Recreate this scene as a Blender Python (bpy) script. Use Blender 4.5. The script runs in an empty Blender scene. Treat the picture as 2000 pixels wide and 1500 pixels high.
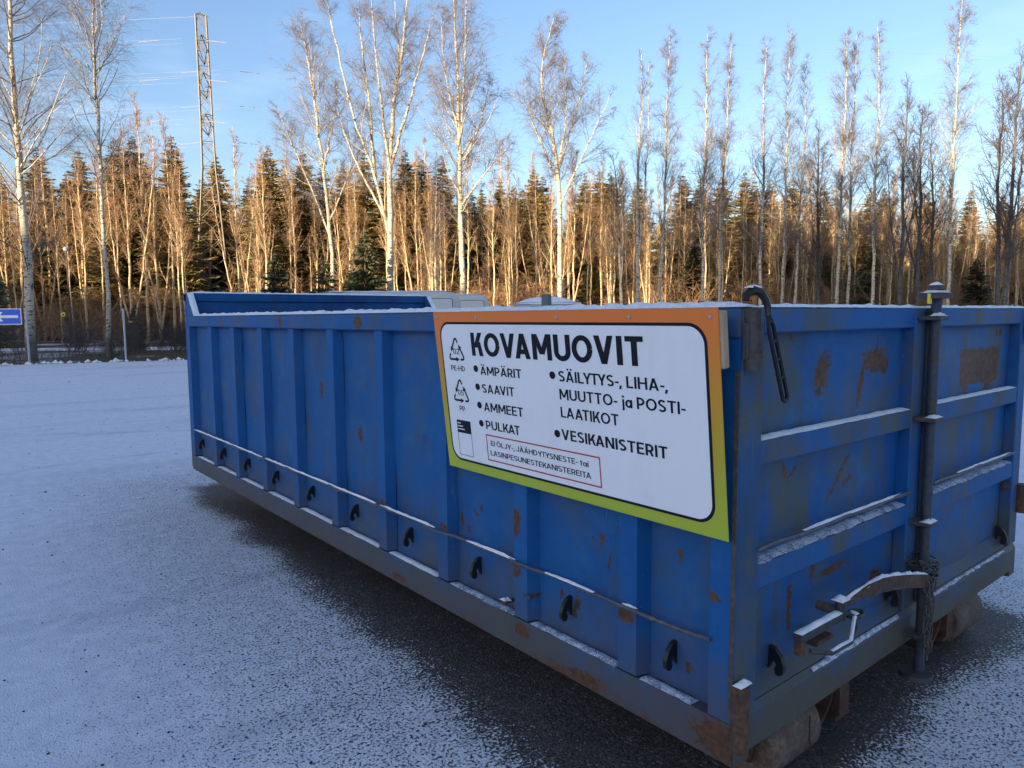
import bpy, math, random
import numpy as np
from mathutils import Vector, Matrix

S = bpy.context.scene
C = S.collection
rad = math.radians

# ------------------------------------------------------------------ camera, sky, sun, exposure
FPX = 1394.05
YAW, PITCH, ROLL = rad(39.186), rad(-5.436), rad(-0.424)
CAMP = Vector((-1.7259, -1.1170, 1.5541))
Fv = Vector((math.sin(YAW)*math.cos(PITCH), math.cos(YAW)*math.cos(PITCH), math.sin(PITCH)))
R0 = Vector((math.cos(YAW), -math.sin(YAW), 0)); U0 = R0.cross(Fv)
Rv = R0*math.cos(ROLL) + U0*math.sin(ROLL)
Uv = -R0*math.sin(ROLL) + U0*math.cos(ROLL)
FH = Vector((math.sin(YAW), math.cos(YAW), 0))
cd = bpy.data.cameras.new('camera'); cam = bpy.data.objects.new('camera', cd); C.objects.link(cam)
cd.sensor_width = 36; cd.lens = FPX/2000*36; cd.clip_end = 3000; cd.clip_start = 0.05
M = Matrix.Identity(4)
for i in range(3):
    M[i][0] = Rv[i]; M[i][1] = Uv[i]; M[i][2] = -Fv[i]; M[i][3] = CAMP[i]
cam.matrix_world = M
S.camera = cam

SUN_TRAVEL = YAW + rad(36)          # compass heading of the sunlight
SUN_EL = rad(7.0)
world = bpy.data.worlds.new('World'); S.world = world; world.use_nodes = True
wn = world.node_tree; wn.nodes.clear()
wo = wn.nodes.new('ShaderNodeOutputWorld'); wb = wn.nodes.new('ShaderNodeBackground')
sky = wn.nodes.new('ShaderNodeTexSky'); sky.sky_type = 'NISHITA'; sky.sun_disc = False
sky.sun_elevation = SUN_EL
sdir = Vector((-math.sin(SUN_TRAVEL)*math.cos(SUN_EL), -math.cos(SUN_TRAVEL)*math.cos(SUN_EL), math.sin(SUN_EL)))
sky.sun_rotation = math.atan2(sdir.x, sdir.y)
sky.air_density = 1.0; sky.dust_density = 1.4; sky.ozone_density = 2.4
wb.inputs['Strength'].default_value = 0.15
# thin wisps of cloud mixed into the sky
tc = wn.nodes.new('ShaderNodeTexCoord'); mp = wn.nodes.new('ShaderNodeMapping')
mp.inputs['Scale'].default_value = (1.0, 1.0, 3.2)
nz = wn.nodes.new('ShaderNodeTexNoise'); nz.inputs['Scale'].default_value = 2.3; nz.inputs['Detail'].default_value = 7; nz.inputs['Roughness'].default_value = .55
mr = wn.nodes.new('ShaderNodeMapRange'); mr.inputs[1].default_value = .56; mr.inputs[2].default_value = .8; mr.inputs[4].default_value = .3
mx = wn.nodes.new('ShaderNodeMix'); mx.data_type = 'RGBA'
mx.inputs['B'].default_value = (3.4, 3.8, 4.6, 1)
L = wn.links
L.new(tc.outputs['Generated'], mp.inputs['Vector']); L.new(mp.outputs[0], nz.inputs['Vector']); L.new(nz.outputs['Fac'], mr.inputs[0])
L.new(mr.outputs[0], mx.inputs['Factor']); tint = wn.nodes.new('ShaderNodeVectorMath'); tint.operation = 'MULTIPLY'; tint.inputs[1].default_value = (1.07, .985, 1.04)
L.new(sky.outputs[0], tint.inputs[0]); L.new(tint.outputs[0], mx.inputs['A']); L.new(mx.outputs['Result'], wb.inputs['Color'])
L.new(wb.outputs[0], wo.inputs['Surface'])

sd = bpy.data.lights.new('sun', 'SUN'); sun = bpy.data.objects.new('sun', sd); C.objects.link(sun)
sd.energy = 5.0; sd.angle = rad(0.5); sd.color = (1.0, .80, .54)
sun.rotation_euler = (-sdir).to_track_quat('-Z', 'Y').to_euler()
sun.location = (0, 0, 60)
vs = S.view_settings; vs.view_transform = 'Standard'; vs.look = 'None'; vs.gamma = 1; vs.use_curve_mapping = False
vs.exposure = 1.38
S.render.engine = 'CYCLES'

# ------------------------------------------------------------------ helpers
def ground_at(u, d):
    """ground point seen in column u at horizontal distance d along the view"""
    s = (u-1000)/FPX*d
    p = Vector((CAMP.x, CAMP.y, 0)) + FH*d + R0*s
    return p
def lat(s, d, z=0.0):
    p = Vector((CAMP.x, CAMP.y, 0)) + FH*d + R0*s
    p.z = z
    return p
def ray(u, v, d):
    """lateral offset and height of the sight line (u, v) at horizontal distance d"""
    r = Fv + Rv*((u-1000)/FPX) - Uv*((v-750)/FPX)
    t = d/(r.dot(FH))
    q = r*t
    return q.dot(R0), CAMP.z + q.z

def tag(o, label=None, cat=None, group=None, kind=None):
    if label: o['label'] = label
    if cat: o['category'] = cat
    if group: o['group'] = group
    if kind: o['kind'] = kind
    return o
def empty(name, loc=(0, 0, 0), rz=0.0):
    o = bpy.data.objects.new(name, None); C.objects.link(o)
    o.location = loc; o.rotation_euler = (0, 0, rz); o.empty_display_size = .2
    return o
def new_obj(name, me, parent=None, mat=None):
    o = bpy.data.objects.new(name, me); C.objects.link(o)
    if parent: o.parent = parent
    if mat is not None:
        me.materials.clear(); me.materials.append(mat)
    return o
class MB:
    """collects simple shapes into one mesh"""
    def __init__(self): self.v = []; self.f = []
    def add(self, vs_, fs_):
        b = len(self.v); self.v += [tuple(p) for p in vs_]; self.f += [tuple(i+b for i in f) for f in fs_]
        return self
    def box(self, x0, x1, y0, y1, z0, z1, bev=0.0):
        if bev <= 0:
            v = [(x, y, z) for z in (z0, z1) for y in (y0, y1) for x in (x0, x1)]
            return self.add(v, [(0, 2, 3, 1), (4, 5, 7, 6), (0, 1, 5, 4), (2, 6, 7, 3), (0, 4, 6, 2), (1, 3, 7, 5)])
        # chamfered box: 24 vertices
        c = bev; vs_ = []; idx = {}
        for sx in (0, 1):
            for sy in (0, 1):
                for sz in (0, 1):
                    X = (x0, x1)[sx]; Y = (y0, y1)[sy]; Z = (z0, z1)[sz]
                    dx = c if sx == 0 else -c; dy = c if sy == 0 else -c; dz = c if sz == 0 else -c
                    for a, p in (('x', (X, Y+dy, Z+dz)), ('y', (X+dx, Y, Z+dz)), ('z', (X+dx, Y+dy, Z))):
                        idx[(sx, sy, sz, a)] = len(vs_); vs_.append(p)
        fs = []
        for s in (0, 1):
            q = [idx[(s, a, b, 'x')] for a, b in ((0, 0), (1, 0), (1, 1), (0, 1))]; fs.append(q if s else q[::-1])
            q = [idx[(a, s, b, 'y')] for a, b in ((0, 0), (0, 1), (1, 1), (1, 0))]; fs.append(q if s else q[::-1])
            q = [idx[(a, b, s, 'z')] for a, b in ((0, 0), (1, 0), (1, 1), (0, 1))]; fs.append(q if s else q[::-1])
        for a in (0, 1):
            for b in (0, 1):
                fs.append([idx[(a, b, 0, 'x')], idx[(a, b, 1, 'x')], idx[(a, b, 1, 'y')], idx[(a, b, 0, 'y')]])
                fs.append([idx[(a, 0, b, 'x')], idx[(a, 1, b, 'x')], idx[(a, 1, b, 'z')], idx[(a, 0, b, 'z')]])
                fs.append([idx[(0, a, b, 'y')], idx[(1, a, b, 'y')], idx[(1, a, b, 'z')], idx[(0, a, b, 'z')]])
                for c2 in (0, 1): fs.append([idx[(a, b, c2, 'x')], idx[(a, b, c2, 'y')], idx[(a, b, c2, 'z')]])
        return self.add(vs_, fs)
    def prism(self, poly, ax, a0, a1):
        """extrude a 2D polygon along an axis: ax 0 -> (a, p, q), 1 -> (p, a, q), 2 -> (p, q, a)"""
        n = len(poly); vs_ = []
        for a in (a0, a1):
            for p, q in poly:
                vs_.append((a, p, q) if ax == 0 else (p, a, q) if ax == 1 else (p, q, a))
        fs = [tuple(range(n))[::-1], tuple(range(n, 2*n))] + [(i, (i+1) % n, n+(i+1) % n, n+i) for i in range(n)]
        return self.add(vs_, fs)
    def tube(self, pts, r, n=8, closed=False, caps=True):
        pts = [Vector(p) for p in pts]; k = len(pts)
        rr = r if isinstance(r, (list, tuple)) else [r]*k
        vs_ = []; prev = None
        for i, p in enumerate(pts):
            if closed: t = (pts[(i+1) % k]-pts[i-1])
            else: t = pts[min(i+1, k-1)]-pts[max(i-1, 0)]
            t.normalize()
            if prev is None:
                a = Vector((0, 0, 1)) if abs(t.z) < .9 else Vector((1, 0, 0))
                u = t.cross(a).normalized()
            else: u = (prev - t*prev.dot(t)).normalized()
            prev = u; w = t.cross(u)
            for j in range(n):
                q = 2*math.pi*j/n
                vs_.append(p + (u*math.cos(q) + w*math.sin(q))*rr[i])
        fs = []
        for i in range(k if closed else k-1):
            for j in range(n):
                a = i*n+j; b = i*n+(j+1) % n; i2 = (i+1) % k
                fs.append((a, b, i2*n+(j+1) % n, i2*n+j))
        if caps and not closed: fs += [tuple(range(n))[::-1], tuple(range((k-1)*n, k*n))]
        return self.add(vs_, fs)
    def build(self, name, mat, parent=None, smooth=False, bevel=0):
        me = bpy.data.meshes.new(name); me.from_pydata(self.v, [], self.f); me.validate(); me.update()
        import bmesh
        bm = bmesh.new(); bm.from_mesh(me); bmesh.ops.recalc_face_normals(bm, faces=bm.faces); bm.to_mesh(me); bm.free()
        o = new_obj(name, me, parent, mat)
        if smooth:
            me.polygons.foreach_set('use_smooth', [True]*len(me.polygons))
            me.set_sharp_from_angle(angle=rad(40))
        return o

# ------------------------------------------------------------------ material toolkit
class NT:
    def __init__(self, name):
        self.m = bpy.data.materials.new(name); self.m.use_nodes = True
        self.t = self.m.node_tree; self.n = self.t.nodes; self.l = self.t.links
        self.b = self.n['Principled BSDF']
        self.co = self.n.new('ShaderNodeTexCoord').outputs['Object']
    def link(self, a, b): self.l.new(a, b)
    def _set(self, sock, v):
        if hasattr(v, 'is_output'): self.l.new(v, sock)
        else: sock.default_value = v
    def map(self, loc=(0, 0, 0), rot=(0, 0, 0), scl=(1, 1, 1), vec=None):
        n = self.n.new('ShaderNodeMapping'); self.l.new(vec or self.co, n.inputs[0])
        n.inputs['Location'].default_value = loc; n.inputs['Rotation'].default_value = rot; n.inputs['Scale'].default_value = scl
        return n.outputs[0]
    def noise(self, scale, detail=4, rough=.55, vec=None, col=False, dist=0):
        n = self.n.new('ShaderNodeTexNoise'); self.l.new(vec or self.co, n.inputs['Vector'])
        n.inputs['Scale'].default_value = scale; n.inputs['Detail'].default_value = detail; n.inputs['Roughness'].default_value = rough
        n.inputs['Distortion'].default_value = dist
        return n.outputs['Color' if col else 'Fac']
    def voro(self, scale, vec=None, feature='F1', out='Distance'):
        n = self.n.new('ShaderNodeTexVoronoi'); self.l.new(vec or self.co, n.inputs['Vector']); n.feature = feature
        n.inputs['Scale'].default_value = scale; return n.outputs[out]
    def rng(self, v, a, b, c=0., d=1., smooth=True):
        n = self.n.new('ShaderNodeMapRange'); n.interpolation_type = 'SMOOTHSTEP' if smooth else 'LINEAR'
        self._set(n.inputs[0], v); self._set(n.inputs[1], a); self._set(n.inputs[2], b)
        n.inputs[3].default_value = c; n.inputs[4].default_value = d
        return n.outputs[0]
    def math(self, op, a, b=0., c=None, clamp=False):
        n = self.n.new('ShaderNodeMath'); n.operation = op; n.use_clamp = clamp
        self._set(n.inputs[0], a); self._set(n.inputs[1], b)
        if c is not None: self._set(n.inputs[2], c)
        return n.outputs[0]
    def xyz(self, vec=None):
        n = self.n.new('ShaderNodeSeparateXYZ'); self.l.new(vec or self.co, n.inputs[0]); return n.outputs
    def vmath(self, op, a, b=None, out=0):
        n = self.n.new('ShaderNodeVectorMath'); n.operation = op; self._set(n.inputs[0], a)
        if b is not None: self._set(n.inputs[1], b)
        return n.outputs[out]
    def mix(self, f, a, b):
        n = self.n.new('ShaderNodeMix'); n.data_type = 'RGBA'; self._set(n.inputs['Factor'], f)
        for k, v in (('A', a), ('B', b)):
            if isinstance(v, tuple) and len(v) == 3: v = (*v, 1)
            self._set(n.inputs[k], v)
        return n.outputs['Result']
    def base(self, c): self._set(self.b.inputs['Base Color'], (*c, 1) if isinstance(c, tuple) and len(c) == 3 else c); return self
    def rough(self, v): self._set(self.b.inputs['Roughness'], v); return self
    def bump(self, h, strength=.3, dist=.01):
        n = self.n.new('ShaderNodeBump'); n.inputs['Strength'].default_value = strength; n.inputs['Distance'].default_value = dist
        self.l.new(h, n.inputs['Height']); self.l.new(n.outputs[0], self.b.inputs['Normal']); return self
    def mark(self, vec, ctr, half, ang=0.0, plane='xz', soft=.35):
        """soft elliptical mark on a plate; half = half sizes, ang = tilt in degrees"""
        a = rad(ang)
        n = self.n.new('ShaderNodeMapping'); n.vector_type = 'TEXTURE'; self.l.new(vec, n.inputs[0])
        if plane == 'xz':
            n.inputs['Location'].default_value = (ctr[0], 0, ctr[1]); n.inputs['Rotation'].default_value = (0, a, 0)
            n.inputs['Scale'].default_value = (half[0], 1e3, half[1])
        else:
            n.inputs['Location'].default_value = (0, ctr[0], ctr[1]); n.inputs['Rotation'].default_value = (a, 0, 0)
            n.inputs['Scale'].default_value = (1e3, half[0], half[1])
        if soft < .2:
            q = self.xyz(self.vmath('ABSOLUTE', n.outputs[0])); ln = self.math('MAXIMUM', q[0], self.math('MAXIMUM', q[1], q[2]))
        else: ln = self.vmath('LENGTH', n.outputs[0], out=1)
        return self.rng(ln, 1.0-soft, 1.0+soft, 1, 0)

def simple(name, col, rough=.6, metal=0., var=.15, scale=6, bump=0.0, bscale=60):
    m = NT(name); f = m.noise(scale)
    m.base(m.mix(f, tuple(c*(1-var) for c in col), tuple(min(1, c*(1+var)) for c in col))).rough(rough)
    m.b.inputs['Metallic'].default_value = metal
    if bump: m.bump(m.noise(bscale, 3), bump, .004)
    return m.m

BLUE = (.003, .084, .275); BLUE2 = (.007, .105, .32); DARKBLUE = (.003, .042, .18)
RUST = (.125, .055, .030); RUST2 = (.060, .036, .026); GRIME = (.062, .078, .075)

def paint(name, marks=(), plane='yz', wear=0.3, grime=.3, rustline=None, base=BLUE, faded=.3, mottle=0):
    m = NT(name); co = m.co
    wob = m.noise(55, 3, .6, col=True)
    cw = m.vmath('ADD', co, m.vmath('MULTIPLY', m.vmath('SUBTRACT', wob, (.5, .5, .5)), (.05, .05, .05)))
    big = m.noise(1.6, 5, .6)
    stre = m.noise(1.0, 5, .65, vec=m.map(scl=(11, 11, 1.4)))
    c = m.mix(m.rng(big, .3, .7), base, BLUE2)
    c = m.mix(m.rng(m.noise(7, 6, .65), .48, .72, 0, faded), c, (.030, .14, .30))
    c = m.mix(m.rng(m.noise(4.3, 6, .7, vec=m.map(loc=(3, 1, 7))), .55, .75, 0, .5), c, DARKBLUE)
    c = m.mix(m.rng(stre, .52, .8, 0, grime), c, GRIME)
    z = m.xyz()[2]
    low = m.rng(m.math('ADD', z, m.math('MULTIPLY', m.noise(5, 5, .68), .62)), .56, .98, 1, 0)
    c = m.mix(m.math('MULTIPLY', low, .35+grime*.7), c, (.085, .075, .06))
    if mottle: c = m.mix(m.rng(m.noise(2.6, 6, .68, vec=m.map(loc=(9, 2, 4), scl=(1.6, 1.6, 1))), .42, .66, 0, mottle), c, (.078, .088, .076))
    scr = m.rng(m.noise(1.0, 3, .6, vec=m.map(rot=(rad(8), rad(8), 0), scl=(75, 75, 5))), .665, .70, 0, .45)
    c = m.mix(m.math('MULTIPLY', scr, m.rng(m.noise(3.0, 3), .45, .6)), c, (.10, .17, .26))
    # scratches and chips: rust in small elongated spots
    chips = m.rng(m.noise(16, 4, .6, vec=m.map(scl=(1.2, 1.2, .55))), .74-wear*.12, .80-wear*.12)
    c = m.mix(chips, c, m.mix(m.rng(m.noise(60), .4, .6), RUST2, RUST))
    grey = m.rng(m.noise(90, 2, .5), .70, .76, 0, .35)
    c = m.mix(grey, c, (.2, .24, .3))
    rustf = m.mix(m.rng(m.noise(45, 4), .35, .65), RUST2, RUST)
    acc = None
    for mk in marks:
        f = m.mark(cw, mk[0], mk[1], mk[2] if len(mk) > 2 else 0, plane, mk[3] if len(mk) > 3 else .3)
        acc = f if acc is None else m.math('MAXIMUM', acc, f)
    if acc is not None:
        rag = m.math('ADD', acc, m.math('MULTIPLY', m.math('SUBTRACT', m.noise(48, 6, .72), .5), 1.7))
        c = m.mix(m.math('MULTIPLY', m.rng(acc, .05, .9), .35), c, (.085, .06, .045))
        c = m.mix(m.math('MULTIPLY', m.rng(rag, .52, .72), m.rng(acc, .02, .2)), c, rustf)
    if rustline is not None:      # rust creeping up from the lower edge
        f = m.rng(m.math('SUBTRACT', z, m.math('MULTIPLY', m.math('SUBTRACT', m.noise(5, 6, .72), .5), .30)), rustline-.03, rustline+.03, 1, 0)
        c = m.mix(f, c, rustf)
    m.base(c).rough(m.rng(big, .3, .7, .5, .7))
    m.b.inputs['Specular IOR Level'].default_value = .3
    h = m.math('ADD', m.math('MULTIPLY', m.noise(2.2, 3), 1.0), m.math('MULTIPLY', m.noise(120, 2), .04))
    m.bump(h, .35, .03)
    return m.m

# marks on the long side: (y, z), half sizes, tilt
side_marks = [((4.75, 1.42), (.05, .018), 30), ((2.85, 1.13), (.018, .055), 0), ((3.28, .96), (.025, .014), 0), ((2.384, .92), (.026, .042), 0, .5), ((1.425, .665), (.012, .032), 0),
    ((1.323, .712), (.026, .007), 30), ((1.276, .742), (.009, .018), 0), ((1.37, .63), (.010, .018), 0), ((.572, .777), (.012, .022), 0), ((.61, .765), (.005, .010), 0),
    ((.535, .705), (.007, .036), 12), ((.238, .80), (.008, .026), 0), ((.20, .458), (.016, .020), 0, .6), ((.779, .514), (.009, .022), 0), ((1.947, .443), (.010, .018), 0),
    ((3.9, 1.25), (.01, .01), 0), ((2.28, 1.2), (.01, .02), 0), ((.7, .49), (.015, .05), 20, .7), ((4.2, .85), (.015, .05), 0, .7)]
M_side = paint('blue paint on side plates', side_marks, 'yz', .36, .42, faded=.6, mottle=.5)
M_rib = paint('blue paint on ribs', [((.985, .755), (.030, .065), 0, .6), ((.45, .845), (.014, .018), 0), ((.42, .57), (.05, .035), 0, .8), ((.99, .56), (.04, .03), 0, .8), ((2.05, .62), (.03, .02), 0, .7), ((1.5, .62), (.03, .02), 0, .7), ((.08, .735), (.03, .012), 0)], 'yz', .35, .5)
M_rail = paint('blue paint on rails', [((.03, .30), (.13, .07), 0, .9), ((.6, .27), (.10, .03), 0, .8), ((1.9, .27), (.08, .02), 0, .8), ((.95, .33), (.05, .03), 0, .8), ((2.25, 1.53), (.05, .04), 0, .6), ((3.3, 1.53), (.03, .06), 0, .6)], 'yz', .45, .75, rustline=.235, mottle=.6)
door_marks = [((.350, 1.483), (.008, .020), -30), ((.568, 1.357), (.014, .030), 38), ((.92, 1.385), (.11, .045), 0, .9), ((.93, 1.41), (.005, .095), 0), ((.81, 1.30), (.018, .085), 25),
    ((.99, 1.36), (.04, .03), 0, .8), ((.345, 1.055), (.010, .042), -30), ((.39, 1.053), (.030, .008), -25), ((.675, 1.0), (.010, .115), 43), ((.737, .975), (.036, .011), -20),
    ((1.965, 1.315), (.245, .082), 0, .16), ((1.80, 1.225), (.04, .035), 0, .5), ((2.08, 1.225), (.035, .045), 10, .5), ((2.215, 1.464), (.03, .018), 0, .5), ((2.16, 1.462), (.012, .018), -30),
    ((.386, .60), (.015, .095), 0, .6), ((.52, .71), (.016, .055), 0, .8), ((.66, .67), (.10, .018), 0, .8), ((.55, 1.36), (.05, .08), 20, .95), ((.30, .48), (.03, .03), 0, .8), ((1.0, .56), (.05, .04), 0, .9)]
M_door = paint('blue paint on door plates', door_marks, 'xz', .36, .85, faded=.7, mottle=.9)
M_dframe = paint('blue paint on door frames', [((.02, .9), (.03, .6), 0, .6), ((2.3, .7), (.05, .05), 0)], 'xz', .5, 1.0, rustline=.25, mottle=.9)
M_stile = paint('olive grimed paint on the hinge stile', (), 'xz', .5, 1.0, base=(.02, .062, .13), mottle=1.0)
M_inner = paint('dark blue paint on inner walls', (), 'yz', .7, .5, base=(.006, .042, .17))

def rustmat(name, a=(.045, .03, .024), b=(.16, .075, .04), rough=.85):
    m = NT(name); m.base(m.mix(m.rng(m.noise(14, 6, .7), .3, .7), a, m.mix(m.rng(m.noise(60, 4), .4, .6), b, (b[0]*.5, b[1]*.6, b[2]*.7)))).rough(rough)
    m.bump(m.noise(90, 4, .7), .6, .004); return m.m
M_rust = rustmat('rusty steel'); M_rust2 = rustmat('red brown rust', (.035, .02, .015), (.13, .055, .03))
M_roll = rustmat('scuffed roller steel', (.085, .062, .05), (.21, .14, .10), .8)
M_steel = rustmat('dark weathered steel', (.028, .032, .04), (.07, .065, .062), .6)
M_pipe = rustmat('grimy blue steel', (.02, .045, .09), (.06, .058, .055), .55)
M_hinge = rustmat('grey brown hinge steel', (.04, .05, .065), (.12, .085, .065), .7)
M_black = simple('black rubber', (.008, .008, .011), .45)
M_cable = rustmat('steel rod', (.05, .07, .12), (.13, .12, .12), .6)
M_bolt = simple('zinc screw', (.5, .52, .55), .35, .8)
M_wood = simple('raw timber', (.42, .32, .2), .8, 0, .3, 14, .3, 80)
M_greypost = simple('grey green timber', (.10, .14, .13), .8, 0, .25, 8)
M_galv = simple('galvanised steel', (.42, .45, .5), .5, .3, .12)
M_wire = simple('fence wire', (.10, .10, .11), .6, .3)

def snowmat():
    m = NT('snow'); m.base(m.mix(m.rng(m.noise(45, 4), .35, .6), (.74, .77, .82), (.86, .88, .9))).rough(.75)
    m.bump(m.noise(140, 3, .6), .6, .006); m.b.inputs['Subsurface Weight'].default_value = 0
    return m.m
M_snow = snowmat()
def frostmat():
    m = NT('frosty snow'); m.base(m.mix(m.rng(m.math('ADD', m.math('MULTIPLY', m.noise(260, 3, .6), .6), m.math('MULTIPLY', m.noise(28, 4, .6), .4)), .43, .54), (.10, .16, .27), (.66, .70, .78))).rough(.8)
    m.bump(m.noise(140, 3, .6), .6, .006); return m.m
M_frost = frostmat()

# ------------------------------------------------------------------ ground
BX, BY = 1.225, 2.72          # container centre
def yard_material():
    m = NT('thin snow on asphalt'); x, y, z = m.xyz()
    wob = m.math('MULTIPLY', m.math('SUBTRACT', m.noise(1.1, 4, .6), .5), .5)
    xl = m.math('ADD', m.math('MULTIPLY', m.math('SUBTRACT', 5.5, y), -.045), -.02)
    dx = m.math('MAXIMUM', m.math('SUBTRACT', xl, x), m.math('SUBTRACT', x, 2.6))
    dy = m.math('SUBTRACT', m.math('ABSOLUTE', m.math('SUBTRACT', y, 2.86)), 3.0)
    d = m.math('MAXIMUM', dx, dy); d = m.math('ADD', d, wob)
    cover = m.rng(d, -.32, .10, 0, 1)
    cover2 = m.rng(d, .15, 2.6, 0, 1)
    dens = m.math('ADD', m.math('MULTIPLY', cover, .60), m.math('MULTIPLY', cover2, .40))
    patch = m.math('MULTIPLY', m.math('SUBTRACT', m.noise(.35, 5, .6), .5), .16)
    # stones standing out of the snow
    st = m.noise(80, 3, .62); st2 = m.noise(22, 4, .6)
    s = m.math('ADD', m.math('MULTIPLY', st, .80), m.math('MULTIPLY', st2, .20))
    thr = m.math('SUBTRACT', .70, m.math('MULTIPLY', m.math('ADD', dens, patch), .43))
    snow = m.rng(s, m.math('SUBTRACT', thr, .035), m.math('ADD', thr, .045))
    # asphalt: stones in dark binder
    vcol = m.voro(130, out='Color'); vd = m.voro(130)
    g = m.math('MULTIPLY', m.xyz(vcol)[0], 1.0)
    asp = m.mix(m.rng(g, .0, 1.0, 0, 1), (.03, .03, .032), (.12, .112, .108))
    asp = m.mix(m.rng(g, .955, .975), asp, (.24, .235, .23))
    asp = m.mix(m.rng(m.noise(2.2, 5, .6), .4, .7, 0, .55), asp, (.05, .036, .026))
    sn = m.mix(m.rng(m.noise(9, 5, .6), .35, .65), (.74, .77, .84), (.86, .88, .93))
    trk = m.noise(.5, 4, .55, vec=m.map(rot=(0, 0, rad(12)), scl=(.25, 1.6, 1)))
    sn = m.mix(m.rng(trk, .5, .68, 0, .35), sn, (.50, .52, .58))
    tr2 = m.math('MULTIPLY', m.rng(m.math('ABSOLUTE', m.math('SUBTRACT', m.noise(.16, 2, .4, vec=m.map(loc=(4, 2, 0), rot=(0, 0, rad(-25)), scl=(.7, 1.5, 1))), .5)), .0, .018, 1, 0), m.rng(m.noise(2.2, 5, .7), .35, .65))
    sn = m.mix(m.math('MULTIPLY', tr2, .35), sn, (.34, .37, .44))
    far = m.rng(d, 1.0, 6.0)
    dust = m.rng(m.noise(240, 2, .5), .42, .6, 0, .30)
    sn = m.mix(dust, sn, (.28, .32, .42))
    m.base(m.mix(snow, asp, sn)).rough(m.rng(snow, 0, 1, .6, .85))
    m.b.inputs['Specular IOR Level'].default_value = .35
    h = m.math('ADD', m.math('MULTIPLY', snow, .6), m.math('ADD', m.math('MULTIPLY', vd, -.5), m.math('MULTIPLY', m.noise(30, 4), .5)))
    m.bump(h, .7, .008)
    return m.m
def floor_material():
    m = NT('forest floor litter and snow')
    c = m.mix(m.rng(m.noise(1.6, 6, .7), .35, .65), (.05, .038, .026), (.14, .10, .06))
    c = m.mix(m.rng(m.noise(.22, 5, .6), .50, .58, 0, .85), c, (.6, .64, .7))
    m.base(c).rough(.95); m.bump(m.noise(6, 6, .7), 1.0, .08); return m.m

g = MB().add([(-700, -700, -.03), (700, -700, -.03), (700, 700, -.03), (-700, 700, -.03)], [(0, 1, 2, 3)]).build('forest_floor', floor_material())
tag(g, kind='structure')
fence_line = [(-60, 3.5), (-8, 29.0), (2, 32.2), (34, 33.5)]
yp = [lat(s, d) for s, d in fence_line] + [lat(70, 20), lat(70, -70), lat(-80, -70), lat(-80, -6)]
yb = MB(); yb.add([(p.x, p.y, 0) for p in yp], [tuple(range(len(yp)))])
yard = yb.build('yard', yard_material()); tag(yard, kind='structure')
# snowy track behind the fence
tb = MB(); tv = []
for i in range(30):
    s = -60+i*4.0
    w = 2.0+.4*math.sin(i*1.3)
    for q in (-w, w):
        p = lat(s, 41+.12*s+1.2*math.sin(i*.35)+q); tv.append((p.x, p.y, -.02))
tb.add(tv, [(2*i, 2*i+2, 2*i+3, 2*i+1) for i in range(29)])
mt = NT('snow on the track'); mt.base(mt.mix(mt.rng(mt.noise(2.5, 5, .7), .32, .5), (.10, .09, .08), (.7, .74, .8))).rough(.85)
tag(tb.build('path', mt.m), kind='structure')

# gravel scattered on the snow
rnd = random.Random(5)
gb = MB()
def pebble(p, r):
    k = [(1, 0, 0), (0, 1, 0), (-1, 0, 0), (0, -1, 0), (0, 0, .8), (0, 0, -.6)]
    a = rnd.random()*6; vs_ = []
    for q in k:
        x, y, zz = (c*r*rnd.uniform(.7, 1.25) for c in q)
        vs_.append((p.x+x*math.cos(a)-y*math.sin(a), p.y+x*math.sin(a)+y*math.cos(a), p.z+zz))
    gb.add(vs_, [(0, 1, 4), (1, 2, 4), (2, 3, 4), (3, 0, 4), (1, 0, 5), (2, 1, 5), (3, 2, 5), (0, 3, 5)])
for i in range(1500):
    d = 1.2+rnd.random()**1.8*22; s = rnd.uniform(-.75, .8)*d
    p = lat(s, d)
    if -.2 < p.x < 2.7 and -.1 < p.y < 5.7: continue
    r = rnd.uniform(.0025, .0065)*(1+.05*d) * (2.0 if rnd.random() < .04 else 1)
    p.z = r*.3; pebble(p, r)
tag(gb.build('gravel', simple('dark grit', (.02, .02, .024), .8)), kind='stuff')

# clods of snow and leaf litter along the fence foot
cl = MB(); gb_keep = gb; gb = cl
for i in range(420):
    t = rnd.random(); s = -22+t*32
    d = 29.0+(s+8)*.49 if s < -8 else 29+(s+8)*.32
    p = lat(s+rnd.gauss(0, .1), d-rnd.uniform(-.1, .45)); r = abs(rnd.gauss(.04, .035))+.02; p.z = r*.4
    pebble(p, r)
tag(cl.build('snow_clods', M_snow, smooth=True), kind='stuff')

# ------------------------------------------------------------------ the container
cont = empty('skip_container')
tag(cont, 'blue steel roll-off container with rusty patches, ribbed side and double doors, snow on its rims', 'container')
H, LEN, W, Z0 = 1.574, 5.44, 2.45, .24
T = .055
def part(mb, name, mat, parent=cont, smooth=False, label=None):
    o = mb.build(name, mat, parent, smooth)
    if label: o['label'] = label
    return o
rib_y = [4.80-.549*i for i in range(9)]
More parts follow.
